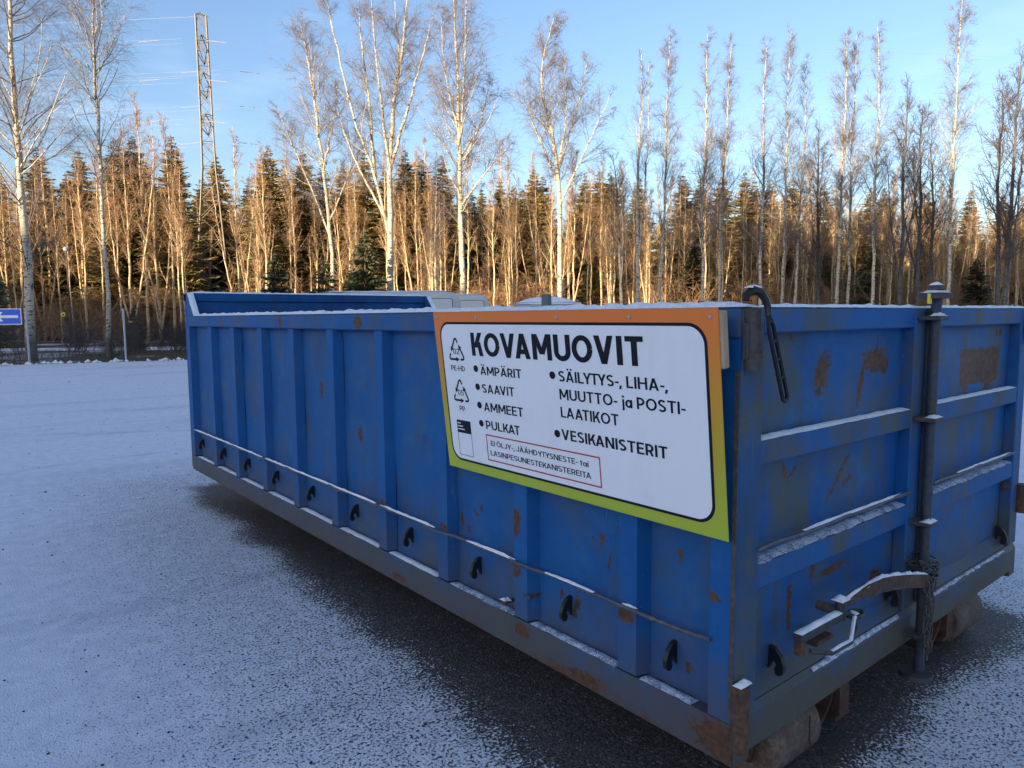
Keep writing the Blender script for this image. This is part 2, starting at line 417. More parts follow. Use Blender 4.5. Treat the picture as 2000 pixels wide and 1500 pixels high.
# side sheets (gently dented plates between the ribs)
def dented_side(name, x, th, mat, seed, y0=.0, y1=LEN, z0=.30, z1=1.50):
    ny, nz_ = 150, 40; r = np.random.default_rng(seed)
    yy = np.linspace(y0, y1, ny); zz = np.linspace(z0, z1, nz_)
    Y, Z = np.meshgrid(yy, zz, indexing='ij'); D = np.zeros_like(Y)
    for i in range(46):
        cy, cz = r.uniform(y0, y1), r.uniform(z0+.15, z1-.1); sy, sz = r.uniform(.05, .2), r.uniform(.06, .25)
        D += r.normal(0, .0055)*np.exp(-((Y-cy)/sy)**2-((Z-cz)/sz)**2)
    vs_ = [(x+float(D[i, j]), float(Y[i, j]), float(Z[i, j])) for i in range(ny) for j in range(nz_)]
    n1 = len(vs_)
    vs_ += [(x+th, float(Y[i, j]), float(Z[i, j])) for i in (0, ny-1) for j in (0, nz_-1)]
    fs = [(i*nz_+j, i*nz_+j+1, (i+1)*nz_+j+1, (i+1)*nz_+j) for i in range(ny-1) for j in range(nz_-1)]
    fs.append((n1, n1+1, n1+3, n1+2))
    mb = MB(); mb.add(vs_, fs)
    o = part(mb, name, mat, smooth=True); return o
dented_side('side_panel', T, .008, M_side, 3)
part(MB().box(T+.012, T+.016, 0.06, LEN-.02, .30, 1.5), 'inner_lining', M_inner)
MBf = MB().box(W-T-.008, W-T, .06, LEN, .30, 1.5); part(MBf, 'side_panel', M_inner)
for i in range(9):      # ribs on the far side
    part(MB().prism([(W-T+.001, rib_y[i]-.05), (W, rib_y[i]-.035), (W, rib_y[i]+.035), (W-T+.001, rib_y[i]+.05)], 2, .40, 1.485), 'rib', M_rib)
for i, y in enumerate(rib_y):
    w2 = .043; j = random.Random(i).uniform(-.003, .003)
    part(MB().prism([(T-.001, y-w2-.012), (.002+j, y-w2+.004), (.002+j, y+w2-.004), (T-.001, y+w2+.012)], 2, .374, 1.486), 'rib', M_rib)
# corner posts on the long side
part(MB().prism([(T-.001, .098), (.001, .09), (.001, .004), (T+.02, .004)], 2, .37, 1.486), 'corner_post', M_rib)
part(MB().prism([(T-.001, LEN-.1), (.001, LEN-.085), (.001, LEN-.002), (T+.02, LEN-.002)], 2, .372, 1.486), 'corner_post', M_rib)
# top rails
part(MB().box(-.004, .075, .006, LEN, 1.487, H, .006), 'top_rail', M_rail)
part(MB().box(W-.075, W+.004, .006, LEN, 1.487, H, .006), 'top_rail', M_rail)
# bottom rails: flat face, ledge on top
for x0, x1 in ((0, T+.03), (W-T-.03, W)):
    part(MB().prism([(x0, .242), (x1, .242), (x1, .362 if x0 == 0 else .368), (x0, .368 if x0 == 0 else .362)], 1, .004, LEN), 'bottom_rail', M_rail)
# floor and raised front wall
part(MB().box(.06, W-.06, .06, LEN-.03, .30, .33), 'floor', M_inner)
part(MB().box(.002, W-.002, LEN-.028, LEN+.03, .26, 1.765, .004), 'front_wall', M_inner)
part(MB().box(.002, W-.002, LEN-.045, LEN+.045, 1.70, 1.771, .004), 'front_rail', M_inner)
for x0 in (.0, W-.052):
    part(MB().prism([(LEN-.047, H+.001), (LEN-.047, 1.768), (LEN-.07, 1.768), (LEN-.235, H+.001)], 0, x0, x0+.052), 'gusset', M_rail)

# snow lying on edges
srnd = np.random.default_rng(11)
def snow_strip(name, p0, p1, across, up=(0, 0, 1), h=.010, parent=cont, n=None, mat=None, ragged=.25, gap=0.0):
    """thin ridge of snow from p0 to p1, as wide as |across|, laid on top"""
    p0, p1, A, Up = Vector(p0), Vector(p1), Vector(across), Vector(up)
    n = n or max(8, int((p1-p0).length/.035)); k = 5; vs_ = []
    for i in range(n+1):
        t = i/n; e = min(1, t*n/1.5, (1-t)*n/1.5)
        a = srnd.normal(0, ragged*.22); b = srnd.normal(0, ragged*.22); hh = h*(.75+.5*srnd.random())*(.35+.65*e)
        for j in range(k):
            q = j/(k-1); prof = (0, .75, 1, .8, 0)[j]
            off = q + (a*.4 if j == 0 else b*.4 if j == k-1 else 0)
            vs_.append(p0.lerp(p1, t) + A*off + Up*(hh*prof*(1+srnd.normal(0, .12)) + .0006))
    fs = [(i*k+j, i*k+j+1, (i+1)*k+j+1, (i+1)*k+j) for i in range(n) for j in range(k-1)]
    fs += [tuple(range(k))[::-1], tuple(n*k+j for j in range(k))]
    fs += [(i*k, (i+1)*k, (i+1)*k+k-1, i*k+k-1) for i in range(n)]
    return part(MB().add(vs_, fs), name, mat or M_snow, parent, True)
snow_strip('rim_snow', (-.006, .0, H), (-.006, LEN-.23, H), (.082, 0, 0), h=.017)
snow_strip('rim_snow', (W-.08, .02, H), (W-.08, LEN-.2, H), (.082, 0, 0), h=.014)
snow_strip('rim_snow', (.03, LEN-.042, 1.771), (W-.03, LEN-.042, 1.771), (0, .085, 0), h=.014)
g0 = Vector((LEN-.235, H+.002, 0)); g1 = Vector((LEN-.07, 1.769, 0)); gn = Vector((-(g1.y-g0.y), (g1.x-g0.x), 0)).normalized()
for x0 in (0, W-.052):
    snow_strip('rim_snow', (x0, g0.x, g0.y), (x0, g1.x, g1.y), (.052, 0, 0), (0, gn.x, gn.y), .008)
edges = [LEN-.09] + rib_y + [.1]
for i in range(10):
    ya = edges[i]-.052; ybb = edges[i+1]+.052
    snow_strip('ledge_snow', (.002, ya, .3685), (.002, ybb, .3685), (.046, 0, -.003), h=.007, mat=M_snow if i < 7 else M_frost, ragged=.5)
# hook rod along the side
rodp = []; rr_ = random.Random(3)
for i in range(61):
    y = 5.32-5.24*i/60; near = min(abs(y-r) for r in rib_y)
    rodp.append((-.006-.010*(near < .08)+rr_.uniform(-.002, .002), y, .600+.004*math.sin(i*1.7)+rr_.uniform(-.002, .002)))
part(MB().tube(rodp, .0075, 6), 'hook_rod', M_cable, smooth=True)
for (a, b) in ((5.3, 3.7), (3.65, 2.1), (2.05, 1.55), (1.3, .98), (.8, .55), (.42, .36)):
    snow_strip('rod_snow', (-.016, a, .605), (-.016, b, .605), (.014, 0, 0), h=.008, ragged=.4)
# net hooks
def hook(c, plane):
    """plate hook standing off the sheet, its mouth open downwards"""
    k = [(.0, .052), (.022, .046), (.042, .026), (.052, -.002), (.050, -.026), (.040, -.036), (.026, -.034), (.022, -.018), (.028, -.002), (.020, .008), (.011, .0), (.006, -.014), (.0, -.024)]
    mb = MB()
    if plane == 'y': mb.prism([(c[0]-o, c[2]+z) for o, z in k], 1, c[1]-.008, c[1]+.008)
    else: mb.prism([(c[1]-o, c[2]+z) for o, z in k], 0, c[0]-.008, c[0]+.008)
    return mb
for y in (5.27, 4.70, 4.145, 3.585, 3.01, 2.435, 1.86, 1.30, .74, .262):
    part(hook((T-.002, y-.01, .472), 'y'), 'net_hook', M_black)
part(MB().box(.0, T, .94, .90, .47, .482), 'welded_tab', M_hinge)
tabz = MB().tube([(.05, 1.06, .405), (.01, 1.055, .41), (-.02, 1.04, .42)], [.008, .009, .012], 6); part(tabz, 'welded_tab', M_rust, smooth=True)
snow_strip('tab_snow', (-.03, 1.055, .43), (.01, 1.05, .422), (0, -.03, 0), h=.01)

# ---- doors
def door(x0, x1, left):
    ny = 60; nz_ = 40; r = np.random.default_rng(8 if left else 9)
    X, Z = np.meshgrid(np.linspace(x0, x1, ny), np.linspace(.40, 1.50, nz_), indexing='ij'); D = np.zeros_like(X)
    for i in range(26):
        D += r.normal(0, .006)*np.exp(-((X-r.uniform(x0, x1))/r.uniform(.05, .25))**2-((Z-r.uniform(.4, 1.5))/r.uniform(.05, .25))**2)
    vs_ = [(float(X[i, j]), .05+float(D[i, j]), float(Z[i, j])) for i in range(ny) for j in range(nz_)]
    fs = [(i*nz_+j, i*nz_+j+1, (i+1)*nz_+j+1, (i+1)*nz_+j) for i in range(ny-1) for j in range(nz_-1)]
    n1 = len(vs_); vs_ += [(x, .06, z) for x in (x0, x1) for z in (.40, 1.50)]; fs.append((n1, n1+1, n1+3, n1+2))
    d = part(MB().add(vs_, fs), 'door', M_door, smooth=True)
    d['label'] = 'left door with long scratches, carrying the lever' if left else 'right door with a brown rubbed rectangle near its top'
    sx = .105 if left else .10
    xs0, xs1 = x0+sx, x1-sx
    for a, b in ((x0, xs0), (xs1, x1)):
        part(MB().box(a, b, .0, .052, .403, H-.001, .004), 'stile', M_stile if a < .01 else M_dframe, d)
    part(MB().box(xs0+.001, xs1-.001, .002, .052, 1.500, H-.001, .004), 'top_bar', M_dframe, d)
    for z0, z1 in ((1.122, 1.190), (.752, .822)):
        part(MB().prism([(.053, z0-.006), (.003, z0), (.003, z1), (.053, z1+.006)], 0, xs0+.001, xs1-.001), 'cross_bar', M_dframe, d)
    part(MB().prism([(.053, .402), (.012, .402), (.053, .455)], 0, xs0+.001, xs1-.001), 'bottom_bar', M_dframe, d)
    part(MB().tube([(xs0-.01+(xs1-xs0+.02)*i/12, -.002+.002*math.sin(i*2.1), .872+.003*math.sin(i*1.3)) for i in range(13)], .0075, 6), 'hook_rod', M_cable, d, True)
    snow_strip('bar_snow', (xs0, .004, 1.191), (xs1, .004, 1.191), (0, .042, .004), h=.006, parent=d)
    snow_strip('bar_snow', (xs0, .004, .823), (xs1, .004, .823), (0, .048, .005), h=.006, parent=d, mat=M_frost, ragged=.6)
    snow_strip('bar_snow', (x0+(.12 if left else .0), .0, H), (x1, .0, H), (0, .055, 0), h=.010, parent=d)
    snow_strip('bar_snow', (xs0+.25, -.006, .878), (xs1-.05, -.006, .878), (0, .012, 0), h=.006, parent=d)
    for x in ((.258, 1.08) if left else (2.30,)):
        part(hook((x, .045, .470 if x < 2 else .455), 'x'), 'net_hook', M_black, d)
    return d
dl = door(.004, 1.236, True)
dr = door(1.268, 2.446, False)
# closing strip and lock pipe between the doors
part(MB().box(1.240, 1.248, -.008, .05, .42, 1.57), 'closing_strip', M_steel)
part(MB().box(1.222, 1.234, -.020, -.002, .42, 1.57), 'closing_strip', M_pipe)
PX, PY = 1.190, -.045
lp = part(MB().tube([(PX, PY, .16), (PX, PY, 1.62)], .0185, 16), 'lock_pipe', M_pipe, smooth=True)
for z in (1.535, 1.155, .755, .31):
    mb = MB(); mb.box(PX-.048, PX+.030, PY-.034, .0, z-.008, z+.008, .003)
    part(mb, 'pipe_bracket', M_hinge, lp)
    if z > .5: snow_strip('bracket_snow', (PX-.046, PY-.033, z+.008), (PX+.028, PY-.033, z+.008), (0, .04, 0), h=.010, parent=lp)
part(MB().tube([(PX-.01, PY, 1.607), (PX-.01, PY, 1.627)], .056, 24), 'pipe_cap', M_hinge, lp, True)
part(MB().tube([(PX-.01, PY, 1.627), (PX-.01, PY, 1.640)], .015, 10), 'cap_stem', M_hinge, lp)
part(MB().tube([(PX-.01, PY, 1.640), (PX-.01, PY, 1.656)], [.030, .026], 6), 'cap_nut', M_hinge, lp)
snow_strip('cap_snow', (PX-.06, PY-.04, 1.628), (PX+.04, PY-.04, 1.628), (0, .08, 0), h=.010, parent=lp)
snow_strip('cap_snow', (PX-.034, PY-.02, 1.656), (PX+.014, PY-.02, 1.656), (0, .04, 0), h=.010, parent=lp)
part(MB().tube([(PX-.03, PY, .150), (PX-.03, PY, .168)], [.060, .056], 24), 'pipe_foot', M_steel, lp, True)
yl = part(MB().box(1.118, 1.134, -.05, -.04, 1.588, 1.625), 'yellow_plate', simple('yellow plate paint', (.75, .62, .06), .5), lp)
# sill under the doors
part(MB().prism([(-.002, .268), (.06, .268), (.06, .398), (.012, .398), (-.002, .375)], 0, .08, W-.08), 'door_sill', M_dframe)
for xa, xb in ((.003, .0795), (W-.0795, W-.003)):
    part(MB().prism([(-.002, .243), (.06, .243), (.06, .398), (.012, .398), (-.002, .375)], 0, xa, xb), 'sill_end', M_dframe)
part(MB().box(.02, W-.02, .062, .16, .245, .298), 'cross_member', M_rust2)
snow_strip('sill_frost', (1.42, -.001, .385), (2.3, -.001, .385), (0, .045, .018), (0, -.2, 1), h=.004, mat=M_frost, ragged=.8)
snow_strip('sill_frost', (.45, -.001, .385), (1.1, -.001, .385), (0, .012, .012), (0, -.2, 1), h=.003, mat=M_frost, ragged=.8)
# hinges on the near corner and the far corner
def hinge(x, s):
    hp = part(MB().tube([(x, -.018, 1.40), (x, -.018, 1.570)], .023, 14), 'hinge', M_hinge, smooth=True)
    part(MB().tube([(x, -.018, 1.448), (x, -.018, 1.456)], .0255, 14), 'hinge_ring', M_rust, hp, True)
    part(MB().box(min(x, x-s*.030), max(x, x-s*.030), -.022, -.004, 1.43, 1.53, .003), 'hinge_leaf', M_hinge, hp)
    part(MB().box(min(x, x+s*.052), max(x, x+s*.052), -.02, .0, 1.43, 1.53, .003), 'hinge_leaf', M_hinge, hp)
hinge(.022, 1); hinge(W-.022, -1)
h2 = part(MB().tube([(.01, -.014, .30), (.01, -.014, .50)], .026, 12), 'hinge', M_rust, smooth=True)
snow_strip('hinge_snow', (-.02, -.035, .502), (.035, -.035, .502), (0, .03, 0), h=.012, parent=h2)
part(MB().tube([(W, -.014, .56), (W, -.014, .70)], .03, 12), 'hinge', M_rust, smooth=True)
part(MB().box(W+.01, W+.09, -.03, .03, .585, .69, .004), 'door_catch', M_black)
# vertical rust seam strip by the corner
part(MB().box(-.004, .001, .004, .018, .39, 1.40), 'seam_strip', M_hinge)
# rollers and skids
def roller(x0, x1):
    r = part(MB().tube([(x0, .155, .12), (x0+.012, .155, .12), (x1-.012, .155, .12), (x1, .155, .12)], [.108, .119, .119, .108], 28), 'roller', M_roll, smooth=True)
    part(MB().tube([(x0-.05, .155, .12), (x1+.05, .155, .12)], .022, 10), 'axle', M_steel, r)
    for x in (x0-.035, x1+.018):
        part(MB().prism([(.07, .296), (.27, .296), (.21, .09), (.11, .09)], 0, x, x+.014), 'roller_bracket', M_rust2, r)
roller(.30, .60); roller(1.86, 2.16)
for x in (.705, 1.68):
    b = part(MB().box(x, x+.012, .03, LEN-.3, .125, .241), 'skid_beam', M_rust2)
    part(MB().box(x-.03, x+.075, .03, LEN-.3, .110, .1245), 'beam_flange', M_rust2, b)
    part(MB().box(x+.012, x+.07, .03, .045, .125, .262), 'beam_end', M_rust2, b)
    mb = MB(); pts = [(x-.002-.155*(1-math.cos(rad(a))) , .242-.14*math.sin(rad(a))) for a in range(0, 91, 10)]
    pts = [(x-.002-.16+.16*math.sin(rad(a)), .10+.14*(1-math.cos(rad(a)))) for a in range(0, 91, 10)]
    prof = [(p[0], p[1]) for p in pts]; inner = [(p[0]-.006, p[1]+.012) for p in pts][::-1]
    part(MB().prism(prof+inner, 1, .05, .35), 'guide_plate', M_rust2, b)
part(MB().box(.73, 1.66, .9, 1.0, .12, .24), 'cross_member', M_rust2)
part(MB().tube([(.42, -.01, .25), (.50, .03, .12), (.53, .03, .05)], .003, 4), 'loose_wire', M_rust)

# ---- lever, handle, chain
LY = -.075
lev = MB()
lpts = [(.468, .640), (.56, .650), (.65, .657), (.735, .655), (.82, .642), (.92, .622), (1.02, .600), (1.14, .572)]
up = [(x, z) for x, z in lpts]; lo = [(x, z-(.02 if x < .6 else .05)) for x, z in lpts][::-1]
lever = part(lev.prism(up+lo, 1, LY-.010, LY+.010), 'door_lever', M_rust)
snow_strip('lever_snow', (.468, LY-.01, .640), (.735, LY-.01, .656), (0, .02, 0), h=.008, parent=lever)
for a, b in (((.735, .656), (.82, .643)), ((.82, .643), (.92, .623)), ((.92, .623), (1.02, .601)), ((1.02, .601), (1.13, .574))):
    snow_strip('lever_snow', (a[0], LY-.01, a[1]), (b[0], LY-.01, b[1]), (0, .02, 0), h=.008, parent=lever, n=6)
part(MB().box(.205, .46, LY-.014, LY+.014, .585, .612, .003), 'grip_bar', M_steel, lever)
part(MB().box(.205, .225, LY-.016, LY+.012, .545, .588, .003), 'grip_end', M_rust, lever)
snow_strip('lever_snow', (.206, LY-.014, .612), (.455, LY-.014, .612), (0, .028, 0), h=.008, parent=lever)
part(MB().tube([(.225, LY-.03, .565), (.30, LY-.055, .545), (.40, LY-.065, .552), (.47, LY-.05, .568), (.505, LY-.03, .590), (.49, LY-.01, .602), (.43, LY, .606)], .008, 8), 'grip_loop', M_steel, lever, True)
snow_strip('lever_snow', (.30, LY-.062, .552), (.40, LY-.072, .559), (0, .012, 0), h=.005, parent=lever, n=6)
snow_strip('lever_snow', (.40, LY-.072, .559), (.50, LY-.036, .596), (0, .012, 0), h=.005, parent=lever, n=6)
part(MB().tube([(.465, .0, .61), (.465, LY-.012, .61)], .016, 14), 'pivot', M_hinge, lever, True)
part(MB().tube([(.465, LY, .585), (.465, LY, .648)], .017, 12), 'pivot_block', M_steel, lever, True)
snow_strip('lever_snow', (.438, LY-.02, .650), (.49, LY-.02, .650), (0, .04, 0), h=.012, parent=lever, n=6)
ringp = [(.60+.028*math.cos(a)*1.3, -.02-.04+.02*math.sin(a), .560) for a in [i*math.pi/6 for i in range(12)]]
part(MB().tube(ringp, .007, 6, closed=True), 'keeper_eye', M_steel, lever, True)
snow_strip('lever_snow', (.565, -.075, .566), (.60, -.075, .566), (0, .03, 0), h=.008, parent=lever, n=6)
part(MB().box(.39, .50, -.04, .04, .50, .515, .003), 'keeper_bracket', M_rust, lever)
# chain wound round the pipe: each link is a ring
chain = empty('chain', (PX, PY, .56)); tag(chain, 'dark rusty chain wound round the lock pipe and over the end of the door lever', 'chain')
M_chain = rustmat('chain steel', (.03, .03, .03), (.12, .10, .08), .5)
lk = MB(); lpt = []
for i in range(14):
    a = 2*math.pi*i/14; lpt.append((.009*math.cos(a), 0, .017*math.sin(a)+(.006 if math.sin(a) > 0 else -.006)))
lk.tube(lpt, .0035, 5, closed=True)
link0 = lk.build('link', M_chain, chain, True); first = True
def put_link(p, dirv, twist):
    global first
    o = link0 if first else link0.copy()
    if not first: C.objects.link(o)
    first = False
    q = Vector(dirv).to_track_quat('Z', 'Y'); o.rotation_mode = 'QUATERNION'
    from mathutils import Quaternion
    o.rotation_quaternion = q @ Quaternion((0, 0, 1), twist); o.location = p; o.parent = chain
rq = random.Random(4)
for turn in range(3):
    n = 9
    for i in range(n):
        a = 2*math.pi*i/n + turn*.5; r = .046+.006*turn
        put_link((r*math.cos(a)-.015*(turn == 2), r*math.sin(a)*.8, .035*turn-.02+.012*math.sin(a*2)+rq.uniform(-.006, .006)), (-math.sin(a), math.cos(a), rq.uniform(-.3, .3)), (i % 2)*math.pi/2+rq.uniform(-.3, .3))
for (x, n) in ((-.075, 9), (-.05, 10), (-.028, 9)):
    for i in range(n):
        put_link((x+rq.uniform(-.003, .003)+.004*math.sin(i), -.045+rq.uniform(-.003, .003), -.03-.030*i), (rq.uniform(-.12, .12), 0, 1), (i % 2)*math.pi/2+rq.uniform(-.3, .3))

# ---- rubber strap hanging over the corner
strap = empty('rubber_strap', (-.005, -.06, 1.56)); tag(strap, 'black rubber ladder strap with a hook, hanging over the corner above the hinge', 'strap')
def loc(p): return (p[0]+.005, p[1]+.06, p[2]-1.56)
part(MB().tube([loc(p) for p in [(-.035, -.03, 1.590), (-.037, -.032, 1.606), (-.02, -.04, 1.618), (.0, -.052, 1.612), (.012, -.06, 1.592), (.016, -.066, 1.568), (.012, -.07, 1.548)]], [.010, .012, .013, .012, .010, .009, .008], 8), 'hook', M_black, strap, True)
a0 = Vector((.012, -.070, 1.548)); a1 = Vector((.118, -.062, 1.325)); ax = (a1-a0).normalized(); pr = ax.cross(Vector((0, 1, 0))).normalized()
loop = []
for i in range(17):
    t = i/16
    loop.append(a0.lerp(a1, t)+pr*.012*min(1, t*6+.25))
end = [a1+pr*.012*math.cos(b)+ax*.014*math.sin(b) for b in (.5, 1.1, 1.57, 2.0, 2.6)]
loop += end
for i in range(17):
    t = 1-i/16; loop.append(a0.lerp(a1, t)-pr*.012*min(1, t*6+.25))
part(MB().tube([loc(p) for p in loop], .0062, 6, closed=True), 'ladder_loop', M_black, strap, True)
for t in (.06, .3, .53, .76):
    c = a0.lerp(a1, t); part(MB().tube([loc(c-pr*.011), loc(c+pr*.011)], .0055, 6), 'rung', M_black, strap, True)
snow_strip('strap_snow', loc((-.038, -.044, 1.624)), loc((.004, -.056, 1.624)), (0, .02, 0), h=.008, parent=strap, n=6)

# ------------------------------------------------------------------ the sign
SW, SH = 1.379, .657
sign = empty('sign_board'); tag(sign, 'white sign with orange to green border listing hard plastics, screwed to the container side', 'sign')
TL = Vector((-.1012, 1.3861+.0072*0+.006, 1.5724)); BL_ = Vector((-.0289, 1.3861, .9193))
ex = Vector((0, -1, 0)); ey = (TL-BL_); ey.y = 0; ey.normalize(); en = ex.cross(ey).normalized()
O = Vector((-.0289, 1.3905, .9193))
Ms = Matrix.Identity(4)
for i in range(3): Ms[i][0] = ex[i]; Ms[i][1] = ey[i]; Ms[i][2] = en[i]; Ms[i][3] = O[i]
sign.matrix_world = Ms
m = NT('orange to green printed border'); sy = m.xyz()[1]
cr = m.n.new('ShaderNodeValToRGB'); m.l.new(m.rng(sy, 0, SH, 0, 1, False), cr.inputs[0])
e = cr.color_ramp.elements; e[0].position = 0; e[0].color = (.40, .50, .035, 1); e[1].position = 1; e[1].color = (.80, .20, .03, 1)
for pos, col in ((.14, (.42, .48, .035)), (.45, (.50, .36, .02)), (.75, (.68, .26, .025)), (.9, (.78, .21, .03))):
    q = e.new(pos); q.color = (*col, 1)
m.base(cr.outputs[0]).rough(.38); M_border = m.m
M_white = simple('white printed sheet', (.84, .86, .88), .38, 0, .02, 2)
_m = NT('white printed sheet with dust'); _g = _m.rng(_m.noise(3.5, 6, .7, vec=_m.map(scl=(2.2, .8, 1))), .45, .75, 0, .22)
_m.base(_m.mix(_g, (.82, .85, .88), (.60, .62, .62))).rough(.4); _m.bump(_m.noise(2.5, 3), .08, .02); M_white = _m.m
M_ink = simple('black print', (.012, .012, .02), .45, 0, .05)
M_ink.node_tree.nodes['Principled BSDF'].inputs['Specular IOR Level'].default_value = .15
M_red = simple('red print', (.42, .02, .03), .45, 0, .05)
panel = MB().box(0, SW, 0, SH, -.004, 0, .0008).build('panel', M_border, sign)
def rrect(x0, y0, x1, y1, r, n=10):
    out = []
    for cx, cy, a in ((x1-r, y1-r, 0), (x0+r, y1-r, 90), (x0+r, y0+r, 180), (x1-r, y0+r, 270)):
        for i in range(n+1):
            b = rad(a+90*i/n); out.append((cx+r*math.cos(b), cy+r*math.sin(b)))
    return out
def flat(name, poly, z, mat, parent=panel, holes=None):
    mb = MB(); mb.add([(x, y, z) for x, y in poly], [tuple(range(len(poly)))]); return mb.build(name, mat, parent)
flat('black_outline', rrect(.036, .038, 1.342, .617, .062), .0008, M_ink)
flat('white_field', rrect(.0455, .0475, 1.3325, .6075, .054), .0016, M_white)
def glyph_strokes(ch, t):
    """letters drawn as strokes in a unit cap height; returns (width, polygons)"""
    P = []
    def bar(x0, y0, x1, y1):
        hw = t*math.sqrt(1+((x1-x0)/(y1-y0))**2)/2
        P.append([(x0-hw, y0), (x0+hw, y0), (x1+hw, y1), (x1-hw, y1)])
    th = t*.9
    def hb(x0, x1, y): P.append([(x0, y-th/2), (x1, y-th/2), (x1, y+th/2), (x0, y+th/2)])
    def path(pts):
        n = len(pts); Lp, Rp = [], []
        for i, p in enumerate(pts):
            a = pts[max(i-1, 0)]; b = pts[min(i+1, n-1)]
            if pts[0] == pts[-1] and i in (0, n-1): a, b = pts[-2], pts[1]
            dx, dy = b[0]-a[0], b[1]-a[1]; l = math.hypot(dx, dy) or 1; nx, ny = -dy/l, dx/l
            Lp.append((p[0]+nx*t/2, p[1]+ny*t*.475)); Rp.append((p[0]-nx*t/2, p[1]-ny*t*.475))
        for i in range(n-1): P.append([Lp[i], Lp[i+1], Rp[i+1], Rp[i]])
    def arc(cx, cy, rx, ry, a0, a1, n=14): return [(cx+rx*math.cos(rad(a0+(a1-a0)*i/n)), cy+ry*math.sin(rad(a0+(a1-a0)*i/n))) for i in range(n+1)]
    h = t/2; um = ch in '\u00c4\u00d6'; c = {'\u00c4': 'A', '\u00d6': 'O'}.get(ch, ch)
    if c == 'I': w = t; bar(h, 0, h, 1)
    elif c == 'L': w = .52; bar(h, 0, h, 1); hb(t, w, th/2)
    elif c == 'T': w = .62; hb(0, w, 1-th/2); bar(w/2, 0, w/2, 1-th)
    elif c == 'H': w = .70; bar(h, 0, h, 1); bar(w-h, 0, w-h, 1); hb(t, w-t, .52)
    elif c == 'E': w = .55; bar(h, 0, h, 1); hb(t, w, th/2); hb(t, w-.04, .52); hb(t, w, 1-th/2)
    elif c == 'K': w = .66; bar(h, 0, h, 1); bar(t*1.15, .36, w-t*.7, 1); bar(w-t*.65, 0, t*2.0, .60)
    elif c == 'V': w = .74; bar(w/2, 0, t*.56, 1); bar(w/2, 0, w-t*.56, 1)
    elif c == 'A': w = .74; bar(t*.56, 0, w/2, 1); bar(w-t*.56, 0, w/2, 1); hb(.2, w-.2, .28)
    elif c == 'M': w = .86; bar(h, 0, h, 1); bar(w-h, 0, w-h, 1); bar(w/2, .22, t*.62, 1); bar(w/2, .22, w-t*.62, 1)
    elif c == 'N': w = .72; bar(h, 0, h, 1); bar(w-h, 0, w-h, 1); bar(w-t*.62, 0, t*.62, 1)
    elif c == 'U': w = .70; path([(h, 1), (h, .36)]+arc(w/2, .36, w/2-h, .36-h, 180, 360)+[(w-h, 1)])
    elif c == 'O': w = .82; path(arc(w/2, .5, w/2-h, .5-h*.95, 0, 360, 28))
    elif c == 'J': w = .50; path([(w-h, 1), (w-h, .30)]+arc(w/2-.02, .30, w/2-h+.02, .30-h, 0, -165))
    elif c in 'PR':
        w = .60; bar(h, 0, h, 1); y0 = .40; r = (1-h-y0)/2; path([(t, 1-h), (w-h-r, 1-h)]+arc(w-h-r, 1-h-r, r, r, 90, -90)+[(t, y0)])
        if c == 'R': bar(w-t*.5, 0, w*.55, .42)
    elif c == 'D': w = .70; bar(h, 0, h, 1); path([(t, 1-h), (.22, 1-h)]+arc(.22, .5, w-h-.22, .5-h, 90, -90)+[(t, h)])
    elif c == 'S': w = .58; path(arc(w/2, .735, w/2-h, .265-h*.95, 28, 250, 14)+arc(w/2, .275, w/2-h, .275-h*.95, 75, -152, 16))
    elif c == 'Y': w = .70; bar(w/2, 0, w/2, .45); bar(w/2, .40, t*.56, 1); bar(w/2, .40, w-t*.56, 1)
    elif c == '-': w = .30; hb(0, w, .40)
    elif c == ',': w = t*1.2; bar(h*.5, -.16, h*1.3, t*1.0)
    elif c == 'i': w = t; bar(h, 0, h, .70); bar(h, .84, h, .84+t)
    elif c == 'j': w = t*1.3; path([(w-h, .70), (w-h, -.12)]+arc(w-h-.10, -.12, .10, .11, 0, -80, 6)); bar(w-h, .84, w-h, .84+t)
    elif c == 't': w = .36; path([(.15, .92), (.15, .18)]+arc(.27, .18, .12, .18-h, 180, 280, 6)); hb(0, w, .66)
    elif c == 'a': w = .54; bar(w-h, 0, w-h, .70); path(arc(w/2-.02, .35, w/2-h, .35-h, 0, 360, 22))
    elif c == '0': w = .60; path(arc(w/2, .5, w/2-h, .5-h, 0, 360, 24))
    elif c == '2': w = .58; path(arc(w/2, .72, w/2-h, .28-h, 165, -30, 12)+[(h, h)]); hb(0, w, th/2)
    elif c == '5': w = .58; hb(.1, w-.03, 1-th/2); path([(.12, 1-h), (.09, .53)]+arc(w/2-.02, .32, w/2-h+.02, .32-h, 125, -150, 14))
    else: w = .26
    if um:
        for x in (w/2-.15, w/2+.15): P.append([(x+t*.55*math.cos(k*math.pi/5), 1.17+t*.55*math.sin(k*math.pi/5)) for k in range(10)])
    return w, P
